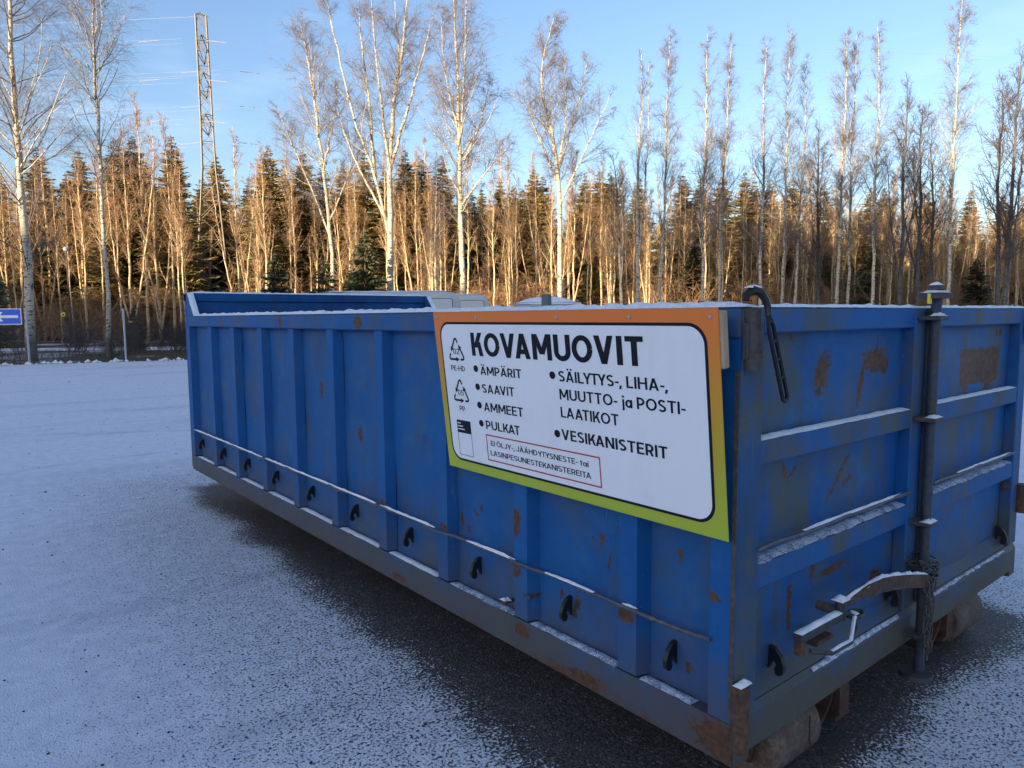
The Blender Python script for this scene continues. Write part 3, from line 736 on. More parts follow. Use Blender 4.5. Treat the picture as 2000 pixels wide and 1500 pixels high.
def lettering(body, x0, x1, y0, cap, t=.17, mat=None, z=.0024, name='lettering'):
    x = 0; polys = []
    for bi, ch in enumerate(body):
        w, P = glyph_strokes(ch, t)
        polys += [[(px+x, py_) for px, py_ in q] for q in P]
        nx = body[bi+1] if bi+1 < len(body) else ''
        x += w+(.055+t*.22 if ch not in ' ' else .0)-(.13 if ch+nx in ('VA', 'AV', 'TA', 'AT', 'LT', 'LY', 'YT', 'TY', 'KA') else .05 if ch+nx in ('KO', 'OV', 'UO', 'LA', 'YS', '-,') else 0)
    xs = [p[0] for q in polys for p in q]; a, b = min(xs), max(xs); mb = MB()
    for i, q in enumerate(polys):
        mb.add([(x0+(px-a)/(b-a)*(x1-x0), y0+py_*cap, z+.00002*(i % 12)) for px, py_ in q], [tuple(range(len(q)))])
    me = bpy.data.meshes.new(name); me.from_pydata(mb.v, [], mb.f)
    return new_obj(name, me, panel, mat or M_ink)
lettering('KOVAMUOVIT', .2500, 1.1170, .4855, .0905, .205)
lettering('\u00c4MP\u00c4RIT', .2925, .5400, .4125, .0335, .165)
lettering('SAAVIT', .2925, .4900, .3415, .0345, .165)
lettering('AMMEET', .2925, .5300, .2685, .0350, .165)
lettering('PULKAT', .2935, .5015, .1960, .0350, .165)
lettering('S\u00c4ILYTYS-, LIHA-,', .7370, 1.2000, .4155, .0370, .165)
lettering('MUUTTO- ja POSTI-', .7345, 1.2590, .3530, .0370, .165)
lettering('LAATIKOT', .7330, .9985, .2905, .0370, .165)
lettering('VESIKANISTERIT', .7280, 1.1850, .2110, .0375, .175)
lettering('EI \u00d6LJY-, J\u00c4\u00c4HDYTYSNESTE- tai', .3138, .8482, .1310, .0205, .15)
lettering('LASINPESUNESTEKANISTEREITA', .3065, .8570, .0915, .0205, .15)
lettering('PE-HD', .0935, .1905, .4190, .0215, .15)
lettering('PP', .1240, .1620, .2525, .0215, .15)
lettering('02', .1215, .1630, .4870, .0230, .14)
lettering('05', .1235, .1650, .3185, .0230, .14)
def disc(x, y, rx, ry):
    flat('bullet', [(x+rx*math.cos(i*math.pi/12), y+ry*math.sin(i*math.pi/12)) for i in range(24)], .0024, M_ink)
for x, y in ((.2640, .4345), (.2640, .3625), (.2640, .2890), (.2640, .2155), (.7060, .4350), (.7060, .2290)): disc(x, y, .0150, .0135)
# red frame
def frame(x0, y0, x1, y1, t, mat, name):
    mb = MB(); z = .0024
    mb.add([(x, y, z) for x, y in ((x0, y0), (x1, y0), (x1, y1), (x0, y1), (x0+t, y0+t), (x1-t, y0+t), (x1-t, y1-t), (x0+t, y1-t))],
           [(0, 1, 5, 4), (1, 2, 6, 5), (2, 3, 7, 6), (3, 0, 4, 7)]); return mb.build(name, mat, panel)
frame(.286, .068, .904, .1745, .005, M_red, 'red_frame')
# recycling triangles of three bent arrows
def tri_symbol(cx, cy, R_):
    mb = MB(); w = R_*.14
    P = [Vector((R_*math.cos(rad(90+120*k)), R_*math.sin(rad(90+120*k)))) for k in range(3)]
    P = [Vector((p.x*1.02, p.y)) for p in P]
    for k in range(3):
        a, b, c = P[k-1], P[k], P[(k+1) % 3]
        s0 = b+(a-b)*.26; c1 = b+(a-b)*.13; c2 = b+(c-b)*.13; e0 = b+(c-b)*.47
        pts = [s0]+[((1-t)**2*c1+2*t*(1-t)*(b+(Vector((0, 0))-b)*.04)+t*t*c2) for t in (0, .25, .5, .75, 1)]+[e0]
        L_, Rr = [], []
        for i, p in enumerate(pts):
            tdir = (pts[min(i+1, len(pts)-1)]-pts[max(i-1, 0)]).normalized(); nn = Vector((-tdir.y, tdir.x))
            L_.append(p+nn*w*.5); Rr.append(p-nn*w*.5)
        n0 = len(mb.v); vs_ = [(cx+p.x, cy+p.y, .0024) for p in L_+Rr]; n = len(pts)
        mb.add(vs_, [(i, i+1, n+i+1, n+i) for i in range(n-1)])
        td = (c-b).normalized(); nn = Vector((-td.y, td.x)); hd = [e0+nn*w*1.25, e0+td*R_*.34, e0-nn*w*1.25]
        mb.add([(cx+p.x, cy+p.y, .0026) for p in hd], [(0, 1, 2)])
    mb.build('recycling_symbol', M_ink, panel)
tri_symbol(.1420, .4965, .0610); tri_symbol(.1440, .3270, .0610)
# small dark info block with three white lines above an empty box
frame(.0930, .0640, .1885, .1615, .0022, M_ink, 'info_frame')
flat('info_header', [(.0930, .1615), (.1885, .1615), (.1885, .2130), (.0930, .2130)], .0024, M_ink)
for k, wd in enumerate((.022, .036, .046)):
    flat('info_line', [(.099, .198-k*.0125), (.099+wd, .198-k*.0125), (.099+wd, .2025-k*.0125), (.099, .2025-k*.0125)], .003, M_white)
for x in (.0235, .2990, .7490, 1.0700, 1.3560):
    MB().tube([(x, .634, -.002), (x, .634, .004)], [.007, .005], 10).build('screw', M_bolt, sign, True)
for x in (.04, 1.335):
    MB().box(x-.04, x+.052, .49, SH-.01, -.034, -.0045, .004).build('timber_block', M_wood, sign)

# ------------------------------------------------------------------ vehicles and post behind the container
M_van = simple('off white van paint', (.50, .52, .52), .4, 0, .06, 3)
M_seal = simple('grey van trim', (.10, .11, .13), .5)
M_vglass = simple('dark van glass', (.02, .025, .03), .12)
M_tyre = simple('tyre rubber', (.015, .015, .016), .8)
def van(label, u0, u1, d, ztop, depth, rz_off=0.0):
    """panel van: nose at the left, rear doors at the right"""
    a = ground_at(u0, d); b = ground_at(u1, d); Lx = (b-a).length
    v = empty('van', a, math.atan2(b.y-a.y, b.x-a.x)+rz_off); tag(v, label, 'van')
    z1 = ztop; bev = .16
    prof = [(Lx, .45), (Lx+.02, z1-.5), (Lx-.03, z1-.16), (Lx-.12, z1-.03), (Lx-.3, z1), (Lx*.5, z1+.01), (.95, z1-.03), (.55, z1-.12), (.1, z1-.85), (-.65, z1-1.15), (-.8, z1-1.4), (-.8, .45)]
    mb = MB(); n = len(prof); k = [(.0, .10), (.10, .0), (depth-.10, .0), (depth, .10)]; cx = Lx/2-.3; cz = 1.2; vs_ = []
    for y, ins in k:
        for x, z in prof:
            sx = 1-ins/2.2; sz = 1-ins*.9/1.4 if z > 1.2 else 1
            vs_.append((cx+(x-cx)*sx, y, cz+(z-cz)*sz))
    fs = [tuple(range(n))[::-1], tuple(range(3*n, 4*n))]
    for j in range(3): fs += [(j*n+i, j*n+(i+1) % n, (j+1)*n+(i+1) % n, (j+1)*n+i) for i in range(n)]
    mb.add(vs_, fs); mb.build('body', M_van, v, True)
    for x0, x1 in ((Lx-1.25, Lx-.12), (Lx-2.5, Lx-1.32)):
        w = MB().prism(rrect(x0, z1-.86, x1, z1-.22, .07, 4), 1, -.012, .004).build('side_panel', M_van, v)
        q = rrect(x0-.02, z1-.88, x1+.02, z1-.20, .08, 4); MB().prism(q, 1, -.004, .002).build('panel_seal', M_seal, v)
    MB().prism([(.25, z1-.85), (.95, z1-.85), (.95, z1-.3), (.62, z1-.3)], 1, -.01, .004).build('cab_window', M_vglass, v)
    for x in (-.1, Lx-.75):
        for y in (.02, depth-.24):
            wl = MB().tube([(x, y-.02, .33), (x, y+.22, .33)], .33, 20).build('wheel', M_tyre, v, True)
            MB().tube([(x, y-.03, .33), (x, y+.01, .33)], .19, 14).build('rim', M_galv, wl, True)
    mb = MB().box(Lx*.55, Lx*.55+.4, depth*.4, depth*.4+.4, z1+.0, z1+.05, .02); mb.build('roof_vent', M_seal, v)
    sb = MB(); nn = 24; vv = []
    for i in range(nn+1):
        x = .75+(Lx-.95)*i/nn
        for j in range(7):
            y = .14+(depth-.28)*j/6; e2 = min(1, i/2, (nn-i)/2, j/1.0+.0, (6-j)/1.0)
            vv.append((x, y, z1+.008-.05*max(0, 1-i/3)+.03*e2*(1+.3*math.sin(i*1.7+j*2.3))))
    sb.add(vv, [(i*7+j, i*7+j+1, (i+1)*7+j+1, (i+1)*7+j) for i in range(nn) for j in range(6)]); sb.build('roof_snow', M_snow, v, True)
    return v
van('long off-white panel van parked behind the far end of the blue container', 560, 893, 21.0, 2.29, 1.9)
van('second off-white van parked behind the long van, only its rear corner showing', 700, 953, 25.5, 2.33, 1.9)
# car seen end on, its roof under snow
def car(label, u, d, ztop, wd):
    c = empty('parked_car', ground_at(u, d), math.atan2(R0.y, R0.x)); tag(c, label, 'car')
    Mp = simple('silver car paint', (.35, .38, .42), .35); h = wd/2
    lower = [(.0, .28), (-.02, .75), (.12, 1.0), (3.1, 1.02), (4.1, .86), (4.25, .6), (4.25, .28)]
    MB().prism(lower, 0, -h, h).build('body', Mp, c)
    g0_, g1_ = h-.03, h-.20; zr = ztop-.04
    vs_ = [(-g0_, .14, 1.0), (g0_, .14, 1.0), (g0_, 3.0, 1.0), (-g0_, 3.0, 1.0), (-g1_, .32, zr), (g1_, .32, zr), (g1_, 2.2, zr), (-g1_, 2.2, zr)]
    MB().add(vs_, [(0, 1, 5, 4), (1, 2, 6, 5), (2, 3, 7, 6), (3, 0, 4, 7), (4, 5, 6, 7)]).build('cabin', Mp, c)
    def pane(a, b, c2, d2, name):      # glass set a little proud of the cabin side
        A, B, C_, D_ = (Vector(vs_[k]) for k in (a, b, c2, d2)); n_ = (B-A).cross(D_-A).normalized()
        P = lambda s_, t_: (A*(1-s_)+B*s_)*(1-t_)+(D_*(1-s_)+C_*s_)*t_
        q = [P(.08, .12), P(.92, .12), P(.90, .84), P(.10, .84)]
        MB().add([p+n_*.004 for p in q]+[p-n_*.006 for p in q], [(0, 1, 2, 3), (4, 7, 6, 5), (0, 4, 5, 1), (1, 5, 6, 2), (2, 6, 7, 3), (3, 7, 4, 0)]).build(name, M_vglass, c)
    pane(0, 1, 5, 4, 'rear_window'); pane(1, 2, 6, 5, 'side_window'); pane(3, 0, 4, 7, 'side_window'); pane(2, 3, 7, 6, 'windscreen')
    rs = MB(); vv = []
    for i in range(17):
        t = i/16; y = .28+1.98*t; e1 = min(1, t*6, (1-t)*6)**.5
        for j in range(15):
            q = j/7-1; x = q*(g1_+.03); vv.append((x, y, zr-.04+.16*e1*(1-abs(q)**2.6)+.006*math.sin(i*1.9+j)))
    rs.add(vv, [(i*15+j, i*15+j+1, (i+1)*15+j+1, (i+1)*15+j) for i in range(16) for j in range(14)]); rs.build('roof_snow', M_snow, c, True)
    for y in (.75, 3.4):
        for x in (-h-.01, h-.19):
            wl = MB().tube([(x, y, .31), (x+.2, y, .31)], .31, 18).build('wheel', M_tyre, c, True)
            MB().tube([(x-.01 if x < 0 else x+.21, y, .31), (x+.1, y, .31)], .18, 12).build('rim', M_galv, wl, True)
    for x in (-h+.12, h-.12): MB().box(x-.09, x+.09, -.03, .0, .72, .92, .01).build('tail_light', simple('red lens', (.35, .01, .01), .3), c)
car('silver car seen end on behind the sign, its roof rounded with snow', 1073, 15.0, 1.885, 1.78)
pp_ = ground_at(1068, 13.0)
tp = empty('timber_post', pp_, 0.4)
tag(tp, 'grey green square post standing in front of the snowy car roof', 'post')
s_, zt_ = ray(1070, 576, 13.0)
MB().box(-.07, .07, -.07, .07, 0, zt_, .006).build('shaft', M_greypost, tp)
MB().box(-.074, .074, -.074, .074, zt_, zt_+.012, .003).build('cap', M_greypost, tp)

# ------------------------------------------------------------------ fence, street sign, lamp
fence = empty('mesh_fence', lat(-8, 29)); tag(fence, 'chain link fence on galvanised posts along the edge of the forest', 'fence')
fo = fence.location
def along(t):      # distance along the fence from its first corner
    for i in range(len(fence_line)-1):
        a, b = lat(*fence_line[i]), lat(*fence_line[i+1]); l = (b-a).length
        if t <= l or i == len(fence_line)-2: return a+(b-a)*(t/l), (b-a).normalized()
        t -= l
post_me = None
tot = sum((lat(*fence_line[i+1])-lat(*fence_line[i])).length for i in range(3))
l0 = (lat(*fence_line[1])-lat(*fence_line[0])).length
# posts as seen at columns 55 and 245
def t_of_col(u):
    best = min(((abs(((lambda p: 1000+FPX*((p-CAMP).dot(R0))/((p-CAMP).dot(FH)))(along(t*.05)[0]))-u), t*.05) for t in range(int(l0/.05))))
    return best[1]
ta, tb_ = t_of_col(56), t_of_col(246)
step = tb_-ta
k = 0
for i in range(-6, 22):
    t = ta+step*i
    if t < 0 or t > tot: continue
    p, dr_ = along(t)
    if post_me is None:
        o = MB().tube([(0, 0, 0), (0, 0, 1.92)], .035, 10).build('post', M_galv, fence, True); post_me = o.data
    else: o = new_obj('post', post_me, fence)
    o.location = p-fo
wires = MB()
mesh_h = 1.85
for i in range(len(fence_line)-1):
    a, b = lat(*fence_line[i]), lat(*fence_line[i+1])
    if i == 0: a = a+(b-a)*.45
    l = (b-a).length; dd = (b-a)/l; off = Vector((-dd.y, dd.x, 0))*.04
    for z in (.05, .95, 1.85):
        wires.tube([a+Vector((0, 0, z))+off-fo, b+Vector((0, 0, z))+off-fo], .004, 3, caps=False)
    n = int(l/.12)
    for j in range(-15, n):
        for sgn in (1, -1):
            x0 = j*.12; x1 = x0+mesh_h
            c0, c1 = max(0, x0), min(l, x1)
            if c1 <= c0: continue
            z0 = (c0-x0) if sgn > 0 else mesh_h-(c0-x0); z1 = (c1-x0) if sgn > 0 else mesh_h-(c1-x0)
            wires.tube([a+dd*c0+Vector((0, 0, z0+.03))+off-fo, a+dd*c1+Vector((0, 0, z1+.03))+off-fo], .0022, 3, caps=False)
me = bpy.data.meshes.new('wire_mesh'); me.from_pydata(wires.v, [], wires.f); w_ = new_obj('wire_mesh', me, fence, M_wire); w_['kind'] = 'stuff'
# blue one-way plate
st_d = 23.2
c = ground_at(8, st_d); sg = empty('street_sign', c, math.atan2(R0.y, R0.x)); tag(sg, 'small blue rectangular road sign with a white arrow pointing left', 'road sign')
M_sblue = simple('blue sign film', (.008, .11, .62), .4, 0, .03); M_swhite = simple('white sign film', (.75, .78, .8), .4, 0, .02)
sx0, zt2 = ray(-22, 603, st_d); sx1, zb2 = ray(43, 634, st_d); sc = (8-1000)/FPX*st_d
x0, x1 = sx0-sc, sx1-sc
MB().prism(rrect(x0, zb2, x1, zt2, .03, 4), 1, -.002, .012).build('edge', M_swhite, sg)
MB().prism(rrect(x0+.025, zb2+.025, x1-.025, zt2-.025, .02, 4), 1, -.006, -.001).build('face', M_sblue, sg)
zc = (zb2+zt2)/2; xm = x0+.35*(x1-x0)
MB().prism([(x1-.10, zc-.045), (x1-.10, zc+.045), (xm, zc+.045), (xm+.08, zc+.15), (xm-.02, zc+.15), (xm-.20, zc), (xm-.02, zc-.15), (xm+.08, zc-.15), (xm, zc-.045)], 1, -.010, -.005).build('arrow', M_swhite, sg)
MB().tube([(x0+.12, .05, 0), (x0+.12, .05, zt2+.05)], .03, 10).build('pole', M_galv, sg, True)
# yellow marker on the fence wire
yd, yz = ray(123, 614, 24.8)
ym = MB(); p = lat(yd, 24.8, 0)
mk = empty('fence_marker', p, math.atan2(R0.y, R0.x)); tag(mk, 'small yellow round marker with a dark centre hanging on the fence', 'marker')
My = simple('yellow plastic', (.7, .5, .03), .5)
MB().tube([(0, 0, yz), (0, .02, yz)], .075, 14).build('disc', My, mk, True)
MB().tube([(.01, -.01, yz-.01), (.01, 0, yz-.01)], .035, 10).build('centre', M_black, mk, True)
MB().tube([(0, .01, yz), (0, .012, 1.0)], .006, 5).build('stem', M_wire, mk)
# park lamp among the trees
lp_d = 45.0; _, lz = ray(142, 482, lp_d)
lm = empty('park_lamp', ground_at(143, lp_d)); tag(lm, 'thin grey lamp post with a pale cap among the trees at the left', 'lamp post')
MB().tube([(0, 0, 0), (0, 0, lz-.25)], [.06, .04], 8).build('post', M_steel, lm, True)
MB().tube([(0, 0, lz-.25), (0, 0, lz-.1), (0, 0, lz)], [.12, .2, .08], 12).build('lamp_head', M_galv, lm, True)

# ------------------------------------------------------------------ power line
PD = 76.0
pyl = empty('pylon', ground_at(420, PD), math.atan2(R0.y, R0.x)+math.atan((1000-402)/FPX)-rad(2)); tag(pyl, 'tall lattice steel power pylon rising above the forest at the left', 'pylon')
M_pyl = simple('weathered lattice steel', (.22, .185, .13), .6, .2, .25, 2)
s0 = (420-1000)/FPX*PD
def py(u, v):
    s, z = ray(u, v, PD); return s-s0, z
lb = MB(); ztop = py(392, 32)[1]; xt = py(392, 32)[0]
def leg(sx, sy):
    zk = py(400, 330)[1]
    x_t = xt; x_k = py(408, 330)[0]
    return [(x_t+sx*.50, sy*.50, ztop), (x_k*.8+x_t*.2+sx*.56, sy*.56, zk+5), (x_k+sx*.64, sy*.64, zk), (x_k*.5+sx*1.9, sy*1.9, 0)]
legs = {(sx, sy): leg(sx, sy) for sx in (-1, 1) for sy in (-1, 1)}
def at(leg_, z):
    for a, b in zip(leg_, leg_[1:]):
        if a[2] >= z >= b[2]:
            t = (a[2]-z)/(a[2]-b[2]); return tuple(a[i]+(b[i]-a[i])*t for i in range(3))
    return leg_[-1]
for k_, lg in legs.items():
    MB().tube(lg, .085, 4).build('leg', M_pyl, pyl)
br = MB(); z = ztop; i = 0
keys = [(-1, -1), (1, -1), (1, 1), (-1, 1)]
while z > 1.5:
    hstep = 1.25 if z > py(400, 330)[1] else 2.0
    z2 = max(0.2, z-hstep)
    for j in range(4):
        A_, B_ = legs[keys[j]], legs[keys[(j+1) % 4]]
        br.tube([at(A_, z), at(B_, z2)], .036, 3, caps=False)
        if i % 2 == 0: br.tube([at(B_, z), at(A_, z2)], .036, 3, caps=False)
        if i % 2 == 0: br.tube([at(A_, z), at(B_, z)], .045, 3, caps=False)
    z = z2; i += 1
bo = br.build('bracing', M_pyl, pyl)
arm_v = [60, 102, 172, 248]
for v in (102, 172, 248):
    _, za = py(395, v)
    c_ = [at(legs[k_], za) for k_ in keys]; cx = sum(p[0] for p in c_)/4
    for sy in (-1, 1):
        am = MB(); tip = (cx, sy*4.5, za+.2)
        for sx in (-.5, .5):
            am.tube([(cx+sx, sy*.5, za), tip], .05, 4); am.tube([(cx+sx, sy*.5, za+1.1), tip], .045, 4)
            am.tube([(cx+sx, -.5, za+.02), (cx+sx, .5, za+1.1)], .04, 3)
        am.build('cross_arm', M_pyl, pyl)
am = MB(); am.tube([(xt-.5, -.5, ztop), (xt, 0, ztop+.4), (xt+.5, .5, ztop)], .05, 4); am.tube([(xt+.5, -.5, ztop), (xt, 0, ztop+.4), (xt-.5, .5, ztop)], .05, 4); am.build('peak', M_pyl, pyl)
M_line = simple('aluminium conductor', (.34, .32, .31), .7, .0)
ph = Vector((math.sin(YAW+rad(88)), math.cos(YAW+rad(88)), 0))
wireid = 0
for v, offs in ((32, (0,)), (108, (-4.4, 4.4)), (180, (-4.4, 4.4)), (256, (-4.4, 4.4))):
    _, za = py(395, v)
    for oy in offs:
        base = pyl.location+R0*(py(395, v)[0])+FH*oy; base = Vector((base.x, base.y, za))
        nm = 'earth_wire' if v == 32 else 'power_line'
        wm = MB()
        for side in (-1, 1):
            for dz in ((0,) if v == 32 else (0, -.45)):
                pts = []
                for q in range(17):
                    t = q/16; x = 230*t*side
                    sag = -6.0*4*(t*.5)*(1-t*.5)*1.0
                    pts.append(base+ph*x+Vector((0, 0, dz+sag)))
                wm.tube([p-base for p in pts], .005 if v != 32 else .008, 3, caps=False)
        if v != 32:
            for side in (-1, 1):
                wm.tube([(ph*2.2*side)+Vector((0, 0, -.15)), (ph*4.2*side)+Vector((0, 0, -.35))], .025, 5)
        me = bpy.data.meshes.new(nm); me.from_pydata(wm.v, [], wm.f); o = new_obj(nm, me, None, M_line); o.location = base
        if v == 32: tag(o, 'single thin earth wire running right from the very top of the pylon', 'wire')
        else:
            lev_ = {108: 'upper', 180: 'middle', 256: 'lowest'}[v]; sd_ = 'near' if oy < 0 else 'far'
            tag(o, '%s pair of power line wires held by the %s arm end of the lattice pylon' % (lev_, sd_), 'wire', 'power line wires on the pylon')

# ------------------------------------------------------------------ warehouse behind the viewer: unseen, added and stepped in height to shade the yard
ta_ = Vector((math.sin(SUN_TRAVEL), math.cos(SUN_TRAVEL), 0)); tp_ = Vector((ta_.y, -ta_.x, 0))
wh = empty('shade_blocker', Vector((CAMP.x, CAMP.y, 0))-ta_*90, -SUN_TRAVEL); tag(wh, 'unseen shade blocker added behind the viewer, hall-shaped with a taller right section', 'shade blocker')
M_clad = simple('grey cladding', (.34, .35, .36), .6, .1, .06); M_roof = simple('dark roof sheet', (.08, .08, .09), .6)
def hall(x0, x1, h):  # one section of the added shade blocker, shaped as a hall
    MB().box(x0, x1, -26, 0, 0, h-.3).build('wall', M_clad, wh)
    rf = MB().box(x0-.3, x1+.3, -26.3, .3, h-.298, h).build('roof', M_roof, wh)
    n = int((x1-x0)/7)
    for i in range(n):
        x = x0+3+i*7
        f = MB().box(x, x+3, .002, .06, 3.2, 4.6).build('window', M_galv, wh); MB().box(x+.08, x+2.92, .061, .07, 3.28, 4.52).build('pane', M_vglass, f)
XS = -17.6; H_LOW, H_TALL = 17.3, 25.3  # step and heights chosen for where the shade line falls on the trees
hall(-85, XS-.01, H_LOW); hall(XS, 70, H_TALL)

# ------------------------------------------------------------------ trees
def tubes_np(P, Rr, sides, cap=False):
    """P (N,k,3), Rr (N,k) -> verts, faces arrays"""
    N, k, _ = P.shape
    Tn = np.empty_like(P); Tn[:, 1:-1] = P[:, 2:]-P[:, :-2]; Tn[:, 0] = P[:, 1]-P[:, 0]; Tn[:, -1] = P[:, -1]-P[:, -2]
    Tn /= np.linalg.norm(Tn, axis=2, keepdims=True)+1e-9
    ref = np.where(np.abs(Tn[:, :1, 2:3]) < .9, np.array([0, 0, 1.]), np.array([1., 0, 0])); ref = np.broadcast_to(ref, P.shape)
    A = np.cross(Tn, ref); A /= np.linalg.norm(A, axis=2, keepdims=True)+1e-9; B = np.cross(Tn, A)
    an = 2*np.pi*np.arange(sides)/sides
    V = P[:, :, None, :]+Rr[:, :, None, None]*(A[:, :, None, :]*np.cos(an)[None, None, :, None]+B[:, :, None, :]*np.sin(an)[None, None, :, None])
    V = V.reshape(-1, 3)
    n_, i_, j_ = np.meshgrid(np.arange(N), np.arange(k-1), np.arange(sides), indexing='ij')
    b = n_*k*sides; a0_ = b+i_*sides+j_; a1_ = b+i_*sides+(j_+1) % sides
    Fc = np.stack([a0_, a1_, a1_+sides, a0_+sides], -1).reshape(-1, 4)
    return V, Fc
def mesh_np(name, parts, smooth=True):
    Vs, Fs, off = [], [], 0
    for V, Fc in parts: Vs.append(V); Fs.append(Fc+off); off += len(V)
    V = np.concatenate(Vs); Fc = np.concatenate(Fs); n = Fc.shape[1]
    me = bpy.data.meshes.new(name); me.vertices.add(len(V)); me.vertices.foreach_set('co', V.astype(np.float32).ravel())
    me.loops.add(len(Fc)*n); me.loops.foreach_set('vertex_index', Fc.astype(np.int32).ravel())
    me.polygons.add(len(Fc)); me.polygons.foreach_set('loop_start', np.arange(0, len(Fc)*n, n, dtype=np.int32))
    me.update(calc_edges=True)
    if smooth: me.polygons.foreach_set('use_smooth', np.ones(len(Fc), bool))
    return me
def grow(base, dirs, length, k, rng, grav=0.0, wob=.12, gpow=1.0):
    N = len(base); P = np.empty((N, k, 3)); P[:, 0] = base; d = dirs.copy(); st = length/(k-1)
    for i in range(1, k):
        d = d+rng.normal(0, wob, (N, 3)); g_ = np.asarray(grav)*((i/(k-1))**gpow)
        d[:, 2] += g_; d /= np.linalg.norm(d, axis=1, keepdims=True); P[:, i] = P[:, i-1]+d*st[:, None]
    return P
def children(P, Rr, n, rng, t0, t1, amin, amax, cnt=None):
    """n children on each path: positions, directions, parent parameter, parent radius"""
    N, k, _ = P.shape; idx = np.repeat(np.arange(N), n); t = rng.uniform(t0, t1, len(idx)); f = t*(k-1); i = np.minimum(f.astype(int), k-2); w = (f-i)[:, None]
    pos = P[idx, i]*(1-w)+P[idx, i+1]*w; tan = P[idx, i+1]-P[idx, i]; tan /= np.linalg.norm(tan, axis=1, keepdims=True)+1e-9
    rnd_ = rng.normal(0, 1, (len(idx), 3)); perp = rnd_-(rnd_*tan).sum(1, keepdims=True)*tan; perp /= np.linalg.norm(perp, axis=1, keepdims=True)+1e-9
    a = np.radians(rng.uniform(amin, amax, len(idx)))[:, None]
    d = tan*np.cos(a)+perp*np.sin(a); r = Rr[idx, i]*(1-w[:, 0])+Rr[idx, i+1]*w[:, 0]
    return pos, d, t, r, idx

def birch_mesh(stems, r0, seed, nb=46, ns=8, ntw=5, crown0=.3, blen=2.6, ang=(28, 58), droop=-.10, twr=.0042, fork_r=.42, name='birch', narrow=False, tip=.008):
    """stems: list of polylines in local metres (first is the trunk)"""
    rng = np.random.default_rng(seed); trunk_parts = []; crown_parts = []
    Hmax = max(s[-1][2] for s in stems)
    for si, s in enumerate(stems):
        s = np.array(s, float); k = 22; t = np.linspace(0, len(s)-1, k); i = np.minimum(t.astype(int), len(s)-2); w = (t-i)[:, None]
        # smooth the polyline
        P = s[i]*(1-w)+s[i+1]*w
        for _ in range(3): P[1:-1] = (P[:-2]+2*P[1:-1]+P[2:])/4
        P[1:-1] += rng.normal(0, .02, (k-2, 3))*np.array([1, 1, .3])
        tt = np.linspace(0, 1, k)
        rs = r0 if si == 0 else r0*fork_r*rng.uniform(.8, 1.05)
        Rr = rs*(1-tt)**(.85 if si == 0 else 1.05)+tip
        if si == 0: Rr[0] *= 1.35; Rr[1] *= 1.1
        P = P[None]; Rr = Rr[None]
        trunk_parts.append(tubes_np(P, Rr, 8))
        L_ = np.linalg.norm(s[-1]-s[0]); nbr = max(8, int(nb*L_/Hmax*(1.0 if si == 0 else .9)))
        c0 = crown0 if si == 0 else .12
        bp, bd, bt, brr, _ = children(P, Rr, nbr, rng, c0, .985, *ang)
        bd[:, 2] = np.abs(bd[:, 2])*.6+.25*bd[:, 2]+.15; bd /= np.linalg.norm(bd, axis=1, keepdims=True)
        rel = (bt-c0)/(1-c0)
        prof = np.where(rel < .25, .55+1.8*rel, 1.0-.0*rel)*(1-.78*np.clip((rel-.25)/.75, 0, 1))
        bl = blen*prof*rng.uniform(.6, 1.2, len(bt)) * (1 if si == 0 else .75)
        BP = grow(bp, bd, bl, 7, rng, grav=.10, wob=.09)
        BR = np.minimum(brr*.42, .005+.0068*bl)[:, None]*np.linspace(1, .25, 7)[None]+twr*.5
        big = bl > blen*.7
        if big.any(): trunk_parts.append(tubes_np(BP[big], BR[big], 4))
        if (~big).any(): crown_parts.append(tubes_np(BP[~big], BR[~big], 4))
        sp, sdv, st_, sr, sidx = children(BP, BR, ns, rng, .15, 1.0, 22, 60)
        sl = bl[sidx]*rng.uniform(.22, .5, len(st_))*(1.1-.4*st_)
        SP = grow(sp, sdv, sl, 5, rng, grav=droop*.4, wob=.14)
        SR = np.full((len(sl), 5), twr)*np.linspace(1.3, .8, 5)[None]
        crown_parts.append(tubes_np(SP, SR, 3))
        if ntw:
            tpz, td, t2, tr, tidx = children(SP, SR, ntw, rng, .15, 1.0, 20, 65)
            tl = sl[tidx]*rng.uniform(.3, .8, len(t2))+.12
            TP = grow(tpz, td, tl, 4, rng, grav=droop*2.2, wob=.16)
            crown_parts.append(tubes_np(TP, np.full((len(tl), 4), twr*.72)*np.linspace(1, .7, 4)[None], 3))
    return mesh_np(name+'_trunk', trunk_parts), mesh_np(name+'_crown', crown_parts, False)

def barkmat(name, white=(.58, .51, .38), dark=(.05, .045, .04), amount=.5, low=1.2, brown=(.30, .17, .09)):
    m = NT(name); x, y, z = m.xyz()
    bands = m.noise(1.0, 4, .6, vec=m.map(scl=(5, 5, 26)))
    blot = m.noise(1.0, 5, .65, vec=m.map(scl=(7, 7, 4.5)))
    f = m.math('MAXIMUM', m.rng(bands, .60-amount*.1, .66-amount*.1), m.rng(blot, .60-amount*.06, .66-amount*.06))
    c = m.mix(f, m.mix(m.rng(m.noise(1.2), .35, .65), white, tuple(v*.82 for v in white)), dark)
    lowm = m.rng(m.math('ADD', z, m.math('MULTIPLY', m.noise(2.5, 4), 1.6)), low, low+1.6, .85, 0)
    c = m.mix(lowm, c, (.07, .062, .055))
    m.base(c).rough(.8); m.bump(f, .4, .01); return m.m
M_birch = barkmat('birch bark'); M_birch2 = barkmat('grey birch bark', (.42, .40, .36), (.05, .045, .04), .9)
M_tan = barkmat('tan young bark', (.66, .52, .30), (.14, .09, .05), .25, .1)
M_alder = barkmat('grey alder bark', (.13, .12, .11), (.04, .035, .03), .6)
M_twig = simple('red brown twigs', (.175, .145, .138), .8, 0, .3, 2)
